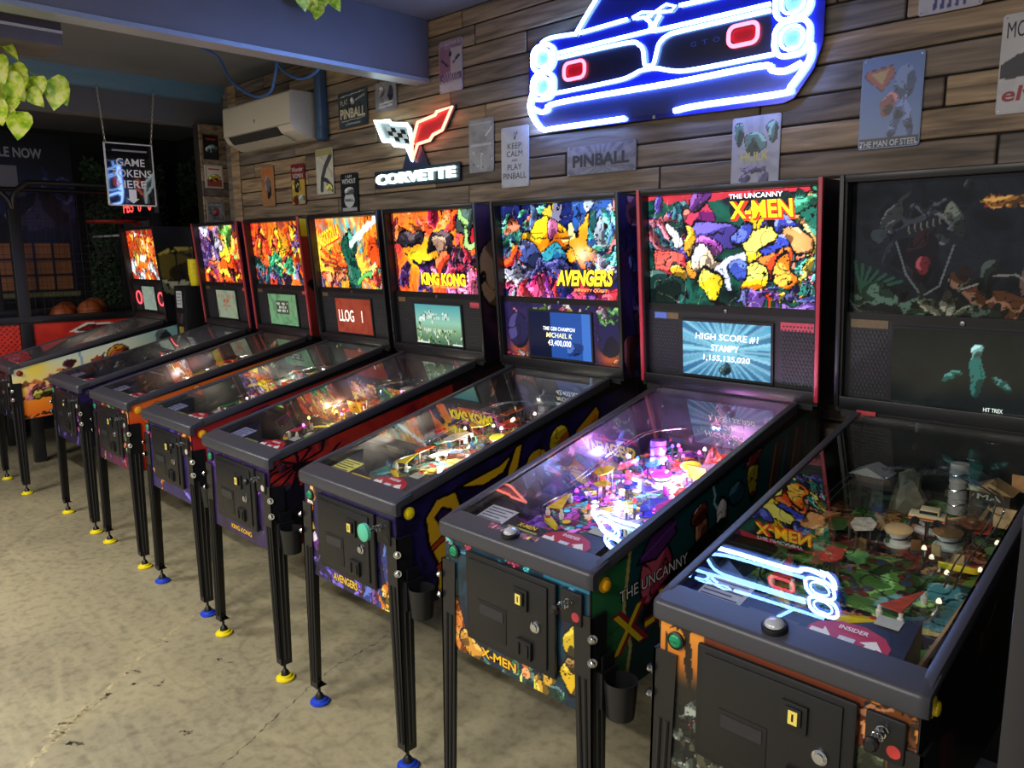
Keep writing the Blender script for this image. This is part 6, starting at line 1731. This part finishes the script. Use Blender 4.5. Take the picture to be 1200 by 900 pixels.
tin('tin_sign', 'purple and pale tin sign lettered TO GATHER IS above three dark leaf shapes', 4.558, 4.741, 2.576, 2.838, 'a898a8', lambda c: c.wash(['8a6a80', '9a7a90', 'b8b0b8'], 2).rect(0.5, 1, 0.35, 0.85, 'b8b0b8', 0.8) and c.rect(0, 0.5, 0.35, 0.85, '8a5a78', 0.7) and c.blob(0.5, 0.74, 0.04, 0.06, '4a4458', 0, ink=0) and c.blob(0.27, 0.58, 0.13, 0.04, '4a4458', -0.6, ink=0) and c.blob(0.75, 0.62, 0.13, 0.04, '4a4458', 0.6, ink=0) and c.rect(0, 1, 0.2, 0.35, '6a4a68', 0.9) and c.rect(0, 1, 0.0, 0.18, 'b8b4c0', 0.9) and c.rays(0.5, 0.0, 30, 'c8c4d0', 0.6, 0.1, 0.4),
    [('TO GATHER IS', 0.5, 0.93, 0.85, 0.07, 'd0ccd8', {})])
tin('tin_sign', 'worn silver tin sign with faint white scratches beside the cream PINBALL motto', 4.783, 4.968, 2.148, 2.414, '8f9098', lambda c: c.wash(['80828a', '94969c', 'a0a2a8'], 3).rect(0.05, 0.95, 0.91, 0.95, 'b8bac0', 0.8) and c.rect(0.05, 0.95, 0.50, 0.54, 'c0c2c8', 0.8) and c.stroke([(0.7, 0.68), (0.95, 0.82)], 0.012, 'e0e0e4') and c.crowd(14, ['b8bac0', '6a6c74'], 0.05, 0.95, 0.08, 0.4, 0.01, 0.025, 0) and c.stroke([(0.5, 0.05), (0.5, 0.35)], 0.01, 'b8bac0'))
tin('tin_sign', 'white tin sign lettered KEEP CALM AND PLAY PINBALL', 5.023, 5.212, 2.058, 2.348, 'b9bcc6', lambda c: c.wash(['aeb2be', 'c0c4cc', 'b8bcc8'], 2).blob(0.5, 0.86, 0.035, 0.05, '54586a', 0.4, ink=0) and c.blob(0.58, 0.91, 0.02, 0.03, '54586a', 0.4, ink=0),
    [('KEEP', 0.5, 0.685, 0.50, 0.095, '3c4050', {}), ('CALM', 0.5, 0.555, 0.58, 0.095, '3c4050', {}), ('AND', 0.5, 0.445, 0.22, 0.04, '3c4050', {}), ('PLAY', 0.5, 0.335, 0.52, 0.095, '3c4050', {}), ('PINBALL', 0.5, 0.19, 0.84, 0.10, '3c4050', {})])
tin('tin_sign', 'wide grey tin plate lettered PINBALL with sun rays under the neon car', 5.458, 5.850, 2.085, 2.215, '6a6a78', lambda c: c.wash(['585868', '6a6a78', '7a7a86'], 3).rays(0.5, 0.3, 18, '8a8894', 0.6, 0.1),
    [('PINBALL', 0.5, 0.48, 0.82, 0.42, '33343f', dict(bold=0.04))])
tin('tin_sign', 'pale tin sign lettered HULK with green upper shapes above the red trimmed backbox', 6.305, 6.503, 1.985, 2.242, 'a8a6b4', lambda c: c.wash(['9c9aa8', 'b0aebc', 'a8a6b2'], 2).rays(0.5, 0.5, 12, 'b8b4c0', 0.5) and c.blob(0.14, 0.78, 0.08, 0.16, '5a8078', 0, ink=0.006) and c.blob(0.86, 0.78, 0.08, 0.16, '5a8078', 0, ink=0.006) and c.blob(0.5, 0.62, 0.22, 0.13, '5f877e', 0, ink=0.006) and c.blob(0.5, 0.22, 0.20, 0.05, '5a5078', 0, ink=0.004) and c.blob(0.28, 0.1, 0.08, 0.1, '5a5078', 0, ink=0.004) and c.blob(0.7, 0.1, 0.08, 0.1, '5a5078', 0, ink=0.004),
    [('HULK', 0.5, 0.42, 0.60, 0.13, 'd0c478', dict(bold=0.03))])
tin('tin_sign', 'blue tin sign lettered THE MAN OF STEEL with a plain red and yellow diamond', 6.791, 6.990, 2.078, 2.378, '6a84b8', lambda c: c.vgrad([(0, '7a90b8'), (0.5, '6280b8'), (1, '5a78b4')]).poly([(0.06, 0.86), (0.50, 0.90), (0.55, 0.80), (0.34, 0.62), (0.04, 0.80)], 'a05a58', 0.004) and c.poly([(0.14, 0.83), (0.44, 0.86), (0.34, 0.70)], 'b09a70') and c.blob(0.72, 0.70, 0.12, 0.20, '3c5078', 0, ink=0, wob=0.2) and c.blob(0.45, 0.45, 0.08, 0.16, '905458', -0.4, ink=0) and c.blob(0.62, 0.30, 0.05, 0.22, '4a5a88', -0.25, ink=0) and c.blob(0.82, 0.28, 0.05, 0.24, '4a5a88', 0.15, ink=0) and c.rect(0, 1, 0, 0.11, '2a2c3a'),
    [('THE MAN OF STEEL', 0.5, 0.055, 0.94, 0.07, 'd0d0d8', dict(bold=0.02))])
tin('tin_sign', 'cream tin sign lettered MONSTER above red elvira script', 7.205, 7.405, 2.145, 2.437, 'c4bfc0', lambda c: c.wash(['bab6b8', 'ccc8c6', 'c4c0c0'], 2).blob(0.45, 0.50, 0.34, 0.12, '1c1c28', 0.25, ink=0, wob=0.2) and c.blob(0.42, 0.36, 0.06, 0.14, '1c1c28', 0, ink=0),
    [('MONSTERS', 0.5, 0.84, 0.86, 0.16, '2a2c3c', {}), ('elvira', 0.5, 0.20, 0.86, 0.15, 'a02838', dict(shear=0.1, bold=0.02))])
tin('tin_sign', 'pale tin sign with blue brush strokes high above the blue tin sign', 6.957, 7.145, 2.482, 2.76, 'b8b2bc', lambda c: c.wash(['aca6b4', 'c0bac4', 'b8b2bc'], 2) and [c.stroke([(0.25 + 0.12 * k, 0.04), (0.30 + 0.12 * k, 0.30)], 0.02, '3a4080') for k in range(5)])

# ================================================================== AIR CONDITIONER, PIPES
ac = thing('air_conditioner', 'white wall mounted split air conditioner with an open dark vent', 'air conditioner', (2.91, WY, 2.45))
put('body', MB().prism([(0.0, 0.30), (-0.20, 0.30), (-0.218, 0.285), (-0.222, 0.10), (-0.19, 0.055), (-0.10, 0.015), (0.0, 0.015)], -0.455, 0.455, 'x'), P('cfc8b8', 0.4, noise=0.05), ac, bevel=0.006)
put('vent', MB().prism([(-0.2225, 0.090), (-0.1935, 0.052), (-0.13, 0.022), (-0.13, 0.04), (-0.21, 0.088)], -0.38, 0.29, 'x'), P('1c1c1e', 0.6), ac)
put('louver', MB().prism([(-0.185, 0.040), (-0.180, 0.044), (-0.105, 0.010), (-0.110, 0.004)], -0.40, 0.31, 'x'), P('b8b4a8', 0.4), ac)
put('badge', MB().lathe((0.0, -0.2215, 0.16), (0, -1, 0), [(0, 0.012), (0.001, 0.011)], 12), P('8a8880', 0.3), ac)
put('front_seam', MB().box(-0.452, 0.452, -0.2225, -0.2, 0.094, 0.097), P('8a867c', 0.5), ac)
pipe = thing('conduit_pipe', 'blue painted pipe cover running up the wall beside the air conditioner', 'pipe', (3.42, WY, 2.45))
put('pipe', MB().box(-0.040, 0.040, -0.055, 0.0, 0.05, 0.52), P('3f5a80', 0.45), pipe, bevel=0.012)
put('elbow', MB().prism([(-0.045, 0.0), (0.045, 0.0), (0.045, 0.09), (-0.045, 0.09)], -0.062, 0, 'y'), P('3a5478', 0.45), pipe, bevel=0.018)
def hose(pts, label, y):
    o = put('blue_hose', MB().tube(curve_path([(x, y + dy, z_) for x, dy, z_ in pts], 8), 0.008, 8), P('3a68b0', 0.35), None)
    return tag(o, label, 'hose')
hose([(3.10, -0.12, 2.97), (3.08, 0, 2.93), (3.19, 0.02, 2.78), (3.415, 0.04, 2.666), (3.64, 0.02, 2.652), (3.745, 0, 2.72), (3.77, 0, 2.85), (3.74, -0.1, 2.97)], 'blue hose hanging in a wide loop from the ceiling', 0.9)
hose([(3.60, 0.06, 2.97), (3.63, 0.06, 2.874), (3.73, 0.06, 2.766), (3.905, 0.06, 2.692), (4.067, 0.06, 2.70), (4.14, 0.05, 2.742), (4.18, 0.05, 2.85), (4.20, 0.05, 2.97)], 'blue hose in a shallow loop next to the big beam', 0.9)

# ================================================================== HANGING TOKEN SIGN
sg = thing('hanging_sign', 'black framed sign lettered GAME TOKENS HERE hung on two chains', 'hanging sign', (2.0, 0.713, 2.085), R(86.7))
put('board', MB().box(-0.158, 0.158, 0.0, 0.012, 0, 0.43), P('14161c', 0.2), sg)
cv = Cv(0.3, 0.42, 0.005, '16181f', 5)
cv.vgrad([(0, '131418'), (1, '131418')])
panel('print', cv, [(-0.154, -0.0012, 0.004), (0.154, -0.0012, 0.004), (0.154, -0.0012, 0.426), (-0.154, -0.0012, 0.426)], PAINT(0.03), sg)
fm = MB()
for a in ((-0.160, 0.160, 0.0, 0.009), (-0.160, 0.160, 0.421, 0.430), (-0.160, -0.152, 0.0, 0.43), (0.152, 0.160, 0.0, 0.43)):
    fm.box(a[0], a[1], -0.004, 0.014, a[2], a[3])
put('sign_frame', fm, P('d8dce0', 0.35), sg)
SW = P('f0f0f0', 0.25)
for s_, z_, w_, h_ in (('GAME', 0.300, 0.19, 0.052), ('TOKENS', 0.225, 0.27, 0.052), ('HERE', 0.150, 0.19, 0.052)):
    text('lettering', s_, (0.005, -0.0012, z_), w_, h_, SW, sg, FR_Y, bold=0.01)
put('print_line', MB().box(-0.11, 0.12, -0.0026, -0.0014, 0.372, 0.384), P('9a9ca4', 0.4), sg)
put('arrow', MB().add([(-0.022, -0.0026, 0.115), (0.028, -0.0026, 0.115), (0.028, -0.0026, 0.05), (0.045, -0.0026, 0.05), (0.003, -0.0026, 0.018), (-0.039, -0.0026, 0.05), (-0.022, -0.0026, 0.05)], [(0, 1, 2, 6), (5, 6, 2, 3, 4)]), SW, sg)
for x0, x1 in ((-0.150, -0.172), (0.152, 0.198)):
    ch = None
    for k in range(20):
        f = (k + 0.5) / 20
        p = (x0 + (x1 - x0) * f, -0.01 + 0.05 * 0 + 0.005, 0.43 + 0.36 * f)
        if 'link_a' not in CACHE:
            CACHE['link_a'] = MB().tube([(0.0055 * math.cos(a), 0, 0.0125 * math.sin(a)) for a in [2 * math.pi * q / 10 for q in range(10)]], 0.0019, 5, True).mesh('chain_link')
        link('chain_link', CACHE['link_a'], P('b8b4a8', 0.3, 0.8), sg, loc=p, rot=(0, 0, R(90) * (k % 2)))
    put('hook', MB().tube([(x1, -0.005, 0.79), (x1, -0.006, 0.80), (x1, 0.05, 0.802)], 0.003, 6), STEEL, sg)

# ================================================================== THE DARK ALCOVE: HEDGE, POSTER, BASKETBALL GAME, KIOSK
lr = np.random.RandomState(8)
def leaves(name, label, n, fn, size, cols):
    vs, fs = [], []
    for i in range(n):
        p, nrm = fn()
        nrm = Vector(nrm) + Vector(lr.uniform(-0.8, 0.8, 3))
        nrm.normalize()
        a = nrm.orthogonal().normalized()
        b = nrm.cross(a)
        th = lr.uniform(0, 6.3)
        d = a * math.cos(th) + b * math.sin(th)
        e = nrm.cross(d)
        L = size * lr.uniform(0.6, 1.3)
        k = len(vs)
        p = Vector(p)
        vs += [p, p + d * L * 0.5 + e * L * 0.26, p + d * L + nrm * L * 0.1, p + d * L * 0.5 - e * L * 0.26]
        fs += [(k, k + 1, k + 2), (k, k + 2, k + 3)]
    o = put(name, MB().add(vs, fs), P(cols, 0.55, noise=0.7, scale=14), None, smooth=False)
    return tag(o, label, 'foliage', None, 'stuff')
leaves('hedge_wall', 'dark green artificial leaf wall beside the basketball game', 6500, lambda: ((-0.94 + lr.uniform(0.07, 0.12), lr.uniform(1.30, 2.08), lr.uniform(0.6, 2.69)), (1, 0, 0)), 0.05, '3c5a38')
leaves('hedge_wall', 'dark green artificial leaf wall at the back of the alcove', 6500, lambda: ((lr.uniform(-0.72, 1.85), 2.29 - lr.uniform(0.07, 0.12), lr.uniform(1.1, 2.69)), (0, -1, 0)), 0.05, '3c5a38')

po = thing('wall_banner', 'dark blue banner lettered AVAILABLE NOW over a plain pale square and orange block print', 'banner', (-0.949, 0.50, 1.30), R(90))
put('banner_sheet', MB().box(-0.72, 0.72, -0.010, 0.0, 0, 1.62), P('14161c', 0.5), po)
cv = Cv(1.44, 1.62, 0.012, '14161c', 9)
cv.vgrad([(0, '1c1626'), (0.3, '20284a'), (0.65, '2c3a68'), (0.82, '1c2030'), (1, '14161c')])
cv.crowd(16, ['2a3a70', '3a4a88', '1f2440', '504a78'], 0.2, 1, 0.2, 0.7, 0.05, 0.14, 0)
for i in range(5):
    for j in range(3):
        cv.rect(0.36 + 0.12 * i, 0.46 + 0.12 * i, 0.06 + 0.10 * j, 0.145 + 0.10 * j, 'b8784a')
cv.rect(0.34, 0.98, 0.02, 0.05, '8a8a58')
panel('banner_print', cv, [(-0.715, -0.0112, 0.005), (0.715, -0.0112, 0.005), (0.715, -0.0112, 1.615), (-0.715, -0.0112, 1.615)], PAINT(0.4), po)
text('lettering', 'AVAILABLE NOW', (0.09, -0.0112, 1.425), 0.74, 0.095, P('b8bcc4', 0.4), po, FR_Y, bold=0.03)
put('pale_square', MB().box(0.02, 0.23, -0.014, -0.0113, 1.10, 1.30), P('9a9ca8', 0.5), po)

bg_ = thing('basketball_game', 'black framed basketball arcade game with red side panels and a wire cage', 'arcade game', (0, 0, 0))
FRM = P('1b1c20', 0.4)
for x in (0.45, -0.40):
    for y in (-0.95, 0.33, 1.46):
        put('frame_post', MB().box(x - 0.03, x + 0.03, y - 0.045, y + 0.045, 0, 2.12 if y > 0 else 1.22), FRM, bg_, bevel=0.004)
    for z_ in (1.215, 0.735):
        put('frame_rail', MB().box(x - 0.032, x + 0.032, -0.99, 1.50, z_ - 0.03, z_ + 0.03), FRM, bg_, bevel=0.004)
    arc = [(x, 0.33, 2.08), (x, 0.345, 2.22), (x, 0.42, 2.31), (x, 0.56, 2.34), (x, 1.46, 2.34)]
    put('cage_arch', MB().tube(curve_path(arc, 6), 0.022, 8), FRM, bg_)
    arc = [(x, 0.33, 2.08), (x, 0.30, 2.20), (x, 0.18, 2.29), (x, -0.05, 2.25), (x, -0.6, 1.75), (x, -0.95, 1.24)]
    put('cage_arch', MB().tube(curve_path(arc, 6), 0.022, 8), FRM, bg_)
    wires = MB()
    for y in np.arange(0.42, 1.44, 0.065):
        wires.tube([(x, y, 1.24), (x, y, 2.33)], 0.0018, 4)
    for z_ in np.arange(1.30, 2.33, 0.065):
        wires.tube([(x, 0.36, z_), (x, 1.44, z_)], 0.0018, 4)
        if z_ < 2.2:
            wires.tube([(x, -0.5 + 0.45 * max(0, (z_ - 1.8)), z_), (x, 0.30, z_)], 0.0018, 4)
    o = put('cage_mesh', wires, P('2a2c30', 0.4, 0.4), bg_)
    o['kind'] = 'stuff'
    for y0, y1, sd in ((-0.90, 0.28, 61), (0.38, 1.41, 62)):
        pn = put('side_board', MB().box(x - 0.012, x + 0.012, y0, y1, 0.765, 1.185), P('a82420', 0.4), bg_)
        if x > 0:
            cv = Cv(y1 - y0, 0.42, 0.008, 'c02a20', sd)
            cv.wash(['b02420', 'c83226', 'd83c2a'], 2)
            d = ((np.sin(cv.X * 60) * np.sin(cv.Y * 60)) > 0.35) & (cv.X / cv.asp > 0.82)
            cv.put(d.astype(float), '5a1614', 0.8)
            fin = [(0.26, 0.78), (0.40, 0.95), (0.60, 0.92), (0.72, 0.72), (0.84, 0.62), (0.74, 0.58), (0.70, 0.40), (0.56, 0.30), (0.50, 0.55), (0.42, 0.72)]
            cv.poly(fin, 'f0e8e0')
            cv.poly([(0.32, 0.80), (0.42, 0.90), (0.58, 0.87), (0.68, 0.68), (0.66, 0.45), (0.58, 0.40), (0.53, 0.60), (0.44, 0.76)], '8a2420', 0.012)
            for k in range(4):
                cv.stroke([(0.44 + 0.05 * k, 0.88), (0.52 + 0.04 * k, 0.66), (0.58 + 0.02 * k, 0.46)], 0.012, '1c0c0c')
            panel('board_art', cv, [(x + 0.0128, y0, 0.765), (x + 0.0128, y1, 0.765), (x + 0.0128, y1, 1.185), (x + 0.0128, y0, 1.185)], PAINT(0.35), pn)
put('ball_ramp', MB().prism([(-0.95, 0.93), (1.44, 1.20), (1.44, 1.17), (-0.95, 0.90)], -0.37, 0.42, 'x'), P('3a2a20', 0.5), bg_)
bbd = put('backboard', MB().box(-0.40, 0.45, 1.47, 1.50, 1.24, 2.33), P('5a5c60', 0.4), bg_)
put('score_panel', MB().box(-0.36, 0.42, 1.462, 1.471, 2.06, 2.30), P('101012', 0.3), bbd)
text('lettering', 'FB5  0   0', (0.03, 1.462, 2.20), 0.70, 0.11, GLOW((1.0, 0.06, 0.05), 2.5), bbd, FR_Y, bold=0.02)
lbar = put('cross_bar', MB().box(-0.38, 0.43, 1.17, 1.21, 1.905, 1.93), FRM, bg_, bevel=0.004)
put('pale_strip', MB().box(-0.34, 0.39, 1.166, 1.170, 1.909, 1.926), P('d8dade', 0.3), lbar)
hp = put('hoop', MB().tube([(0.03 + 0.20 * math.cos(a), 1.22 + 0.20 * math.sin(a), 2.05) for a in [2 * math.pi * k / 24 for k in range(24)]], 0.012, 8, True).box(0.0, 0.06, 1.41, 1.47, 2.02, 2.06), P('a02a24', 0.4), bg_)
net = MB()
for k in range(16):
    a = 2 * math.pi * k / 16
    b = a + 0.4
    net.tube([(0.03 + 0.20 * math.cos(a), 1.22 + 0.20 * math.sin(a), 1.95), (0.03 + 0.13 * math.cos(b), 1.22 + 0.13 * math.sin(b), 1.72)], 0.002, 4)
    net.tube([(0.03 + 0.20 * math.cos(b), 1.22 + 0.20 * math.sin(b), 1.95), (0.03 + 0.13 * math.cos(a), 1.22 + 0.13 * math.sin(a), 1.72)], 0.002, 4)
put('hoop_net', net, P('3a3c40', 0.6), hp)
def ball_seams(c, r):
    m = MB()
    for ax in range(3):
        pts = []
        for k in range(24):
            a = 2 * math.pi * k / 24
            q = [r * 1.002 * math.cos(a), r * 1.002 * math.sin(a)]
            v = [0, 0, 0]
            v[(ax + 1) % 3], v[(ax + 2) % 3] = q
            pts.append(v)
        m.tube(pts, 0.0022, 4, True)
    return m
for k, (x, y) in enumerate(((0.27, 0.66), (0.05, 0.76), (0.27, 0.89), (0.05, 1.0))):
    r = 0.105
    zb = 0.93 + (y + 0.95) * 0.27 / 2.39 + r * 1.008
    b = thing('basketball', 'orange basketball lying in the wire cage of the arcade game', 'ball', (x, y, zb - r), 0, 'basketballs in the cage')
    shared('ball_skin', 'bball', lambda: MB().ball((0, 0, r), r, 20, 12), P('9a4c20', 0.6, noise=0.1, bump=0.2, scale=300), b)
    shared('ball_seam', 'bseam', lambda: ball_seams((0, 0, 0), r), P('1c140e', 0.6), b, loc=(0, 0, r), rot=(k, k * 0.7, 0))

ki = thing('token_kiosk', 'slim black token kiosk with a white label beside the wall end', 'kiosk', (1.725, 1.10, 0))
put('kiosk_body', MB().box(-0.095, 0.095, 0, 0.28, 0, 1.50), P('111115', 0.4), ki, bevel=0.006)
put('white_label', MB().box(-0.055, 0.045, -0.0015, 0.0, 1.33, 1.46), P('b8bcc0', 0.5), ki)
for k in range(4):
    put('print_line', MB().box(-0.045, 0.035 - 0.012 * (k % 2), -0.0022, -0.0014, 1.435 - 0.026 * k, 1.442 - 0.026 * k), P('5a5e66', 0.5), ki)
put('token_slot', MB().box(-0.05, 0.05, -0.012, 0.0, 1.21, 1.29), STEEL, ki, bevel=0.003)
put('coloured_sticker', MB().box(-0.04, 0.04, -0.0015, 0.0, 1.10, 1.18), P('8a7a30', 0.5, noise=0.6, scale=40), ki)
put('token_tray', MB().box(-0.065, 0.065, -0.05, 0.0, 0.86, 0.95), BLACK, ki, bevel=0.004)
for k in range(7):
    c = shared('plastic_cup', 'pcup', lambda: MB().lathe((0, 0, 0), (0, 0, 1), [(0, 0.034), (0.085, 0.047), (0.090, 0.050), (0.094, 0.049), (0.092, 0.045), (0.006, 0.032)], 22), P('e0cf18', 0.4, noise=0.05), None, loc=(1.765, 1.22, 1.5005 + 0.0185 * k), rot=(0, 0, 0.3 * k))
    tag(c, 'yellow plastic cup in the nested stack on the token kiosk', 'cup', 'stacked yellow cups')

# ================================================================== HANGING LEAVES
def leaf_mesh():
    m = MB()
    prof = [(0.0, 0.0), (0.06, 0.24), (0.2, 0.38), (0.42, 0.42), (0.65, 0.32), (0.85, 0.15), (1.0, 0.0)]
    n = len(prof)
    vs = []
    for y, x in prof:
        vs += [(-x, y - 0.10 * (1 - abs(y - 0.3)) * (x > 0.2), 0.16 * x - 0.22 * y * y), (0, y, -0.22 * y * y), (x, y, 0.16 * x - 0.22 * y * y)]
    fs = []
    for i in range(n - 1):
        a, b = i * 3, (i + 1) * 3
        fs += [(a, a + 1, b + 1, b), (a + 1, a + 2, b + 2, b + 1)]
    m.add(vs, fs)
    return m
LEAFM = bpy.data.materials.new('variegated_leaf')
LEAFM.use_nodes = True
_t = LEAFM.node_tree
_b = _t.nodes['Principled BSDF']
_tc = _t.nodes.new('ShaderNodeTexCoord')
_n = _t.nodes.new('ShaderNodeTexNoise')
_n.inputs['Scale'].default_value = 3.2
_n.inputs['Detail'].default_value = 4
_oi = _t.nodes.new('ShaderNodeObjectInfo')
_va = _t.nodes.new('ShaderNodeVectorMath')
_t.links.new(_tc.outputs['Object'], _va.inputs[0])
_t.links.new(_oi.outputs['Location'], _va.inputs[1])
_t.links.new(_va.outputs[0], _n.inputs['Vector'])
_r = _t.nodes.new('ShaderNodeValToRGB')
_e = _r.color_ramp.elements
_e[0].position = 0.36; _e[0].color = (*C('7fae14'), 1)
_e[1].position = 0.62; _e[1].color = (*C('e6ea80'), 1)
_x = _e.new(0.5); _x.color = (*C('c4dc28'), 1)
_t.links.new(_n.outputs['Fac'], _r.inputs[0])
_t.links.new(_r.outputs[0], _b.inputs['Base Color'])
_b.inputs['Roughness'].default_value = 0.4
def ivy(label, stems, spots, size, seed):
    base = stems[0][0]
    t = thing('hanging_ivy', label, 'plant', base)
    q = random.Random(seed)
    B = Vector(base)
    for st in stems:
        put('stem', MB().tube(curve_path([tuple(Vector(p) - B) for p in st], 6), 0.003, 6), P('7a9a30', 0.5), t)
    for p in spots:
        # leaf faces roughly into the room, tip hanging down
        d = Vector((q.uniform(-0.6, 0.6), q.uniform(-0.6, 0.6), -1)).normalized()
        nrm = Vector((0.75 + q.uniform(-0.4, 0.4), -0.55 + q.uniform(-0.4, 0.4), 0.1 + q.uniform(-0.3, 0.3)))
        nrm = (nrm - d * nrm.dot(d)).normalized()
        xx = d.cross(nrm)
        s_ = size * q.uniform(0.75, 1.2)
        o = shared('leaf', 'ivyleaf', leaf_mesh, LEAFM, t)
        m = Matrix((xx, d, nrm)).transposed().to_4x4()
        m.translation = Vector(p) - B
        o.matrix_local = m @ Matrix.Scale(s_, 4)
    return t
ivy('yellow green variegated leaves trailing from the short ceiling beam',
    [[(4.02, -0.52, 2.60), (4.03, -0.52, 2.50), (4.03, -0.50, 2.40), (4.02, -0.47, 2.30)], [(4.02, -0.50, 2.60), (4.05, -0.42, 2.52), (4.06, -0.36, 2.47), (4.06, -0.30, 2.46)], [(4.02, -0.52, 2.60), (4.05, -0.57, 2.50), (4.06, -0.56, 2.40)]],
    [(4.04, -0.53, 2.62), (4.05, -0.48, 2.62), (4.04, -0.52, 2.55), (4.05, -0.46, 2.53), (4.04, -0.56, 2.52), (4.06, -0.50, 2.48), (4.05, -0.44, 2.47), (4.06, -0.38, 2.49), (4.07, -0.33, 2.49), (4.04, -0.53, 2.43), (4.05, -0.48, 2.40), (4.06, -0.42, 2.43), (4.05, -0.51, 2.36), (4.05, -0.46, 2.34), (4.04, -0.50, 2.47), (4.07, -0.30, 2.47), (4.05, -0.57, 2.45), (4.05, -0.55, 2.38)], 0.10, 3)
ivy('short spray of yellow green leaves clinging to the side of the big beam',
    [[(4.475, 0.66, 2.96), (4.53, 0.66, 2.95), (4.55, 0.66, 2.90), (4.55, 0.68, 2.84)]],
    [(4.54, 0.60, 2.94), (4.54, 0.66, 2.95), (4.55, 0.72, 2.93), (4.55, 0.65, 2.90), (4.56, 0.69, 2.88), (4.54, 0.76, 2.95)], 0.085, 5)

# ================================================================== TALL BLACK CABINET BESIDE THE LAST MACHINE
ar = thing('arcade_cabinet', 'tall black arcade cabinet with a grey front edge beside the jungle pinball machine', 'arcade cabinet', (8.0, 0.0, 0))
sp_ = [(0.0, 0.0), (0.0, 0.92), (-0.02, 1.0), (0.12, 1.10), (0.20, 1.60), (0.10, 1.66), (0.08, 1.92), (0.75, 1.92), (0.75, 0.0)]
for sx in (-1, 1):
    put('side_panel', MB().prism([(0.0, 0.0), (0.0, 1.95), (0.75, 1.95), (0.75, 0.0)], sx * 0.33, sx * 0.349, 'x'), P('141418', 0.45), ar, bevel=0.003)
    put('edge_strip', MB().box(sx * 0.325 - 0.024, sx * 0.325 + 0.024, -0.012, -0.001, 0, 1.95), P('26262c', 0.4), ar, bevel=0.004)
put('front_door', MB().box(-0.33, 0.33, 0.03, 0.05, 0.0, 0.92), P('1a1a1e', 0.45), ar)
put('control_panel', MB().prism([(0.0, 0.92), (0.0, 0.98), (0.25, 1.03), (0.25, 0.92)], -0.33, 0.33, 'x'), P('202026', 0.4), ar)
put('monitor_bezel', MB().prism([(0.25, 1.03), (0.40, 1.60), (0.46, 1.60), (0.46, 1.03)], -0.33, 0.33, 'x'), P('101014', 0.2), ar)
put('marquee', MB().prism([(0.05, 1.62), (0.02, 1.93), (0.75, 1.93), (0.75, 1.62)], -0.33, 0.33, 'x'), P('26262c', 0.4), ar)
put('rear_shell', MB().box(-0.33, 0.33, 0.46, 0.74, 0.0, 1.62), P('141418', 0.5), ar)
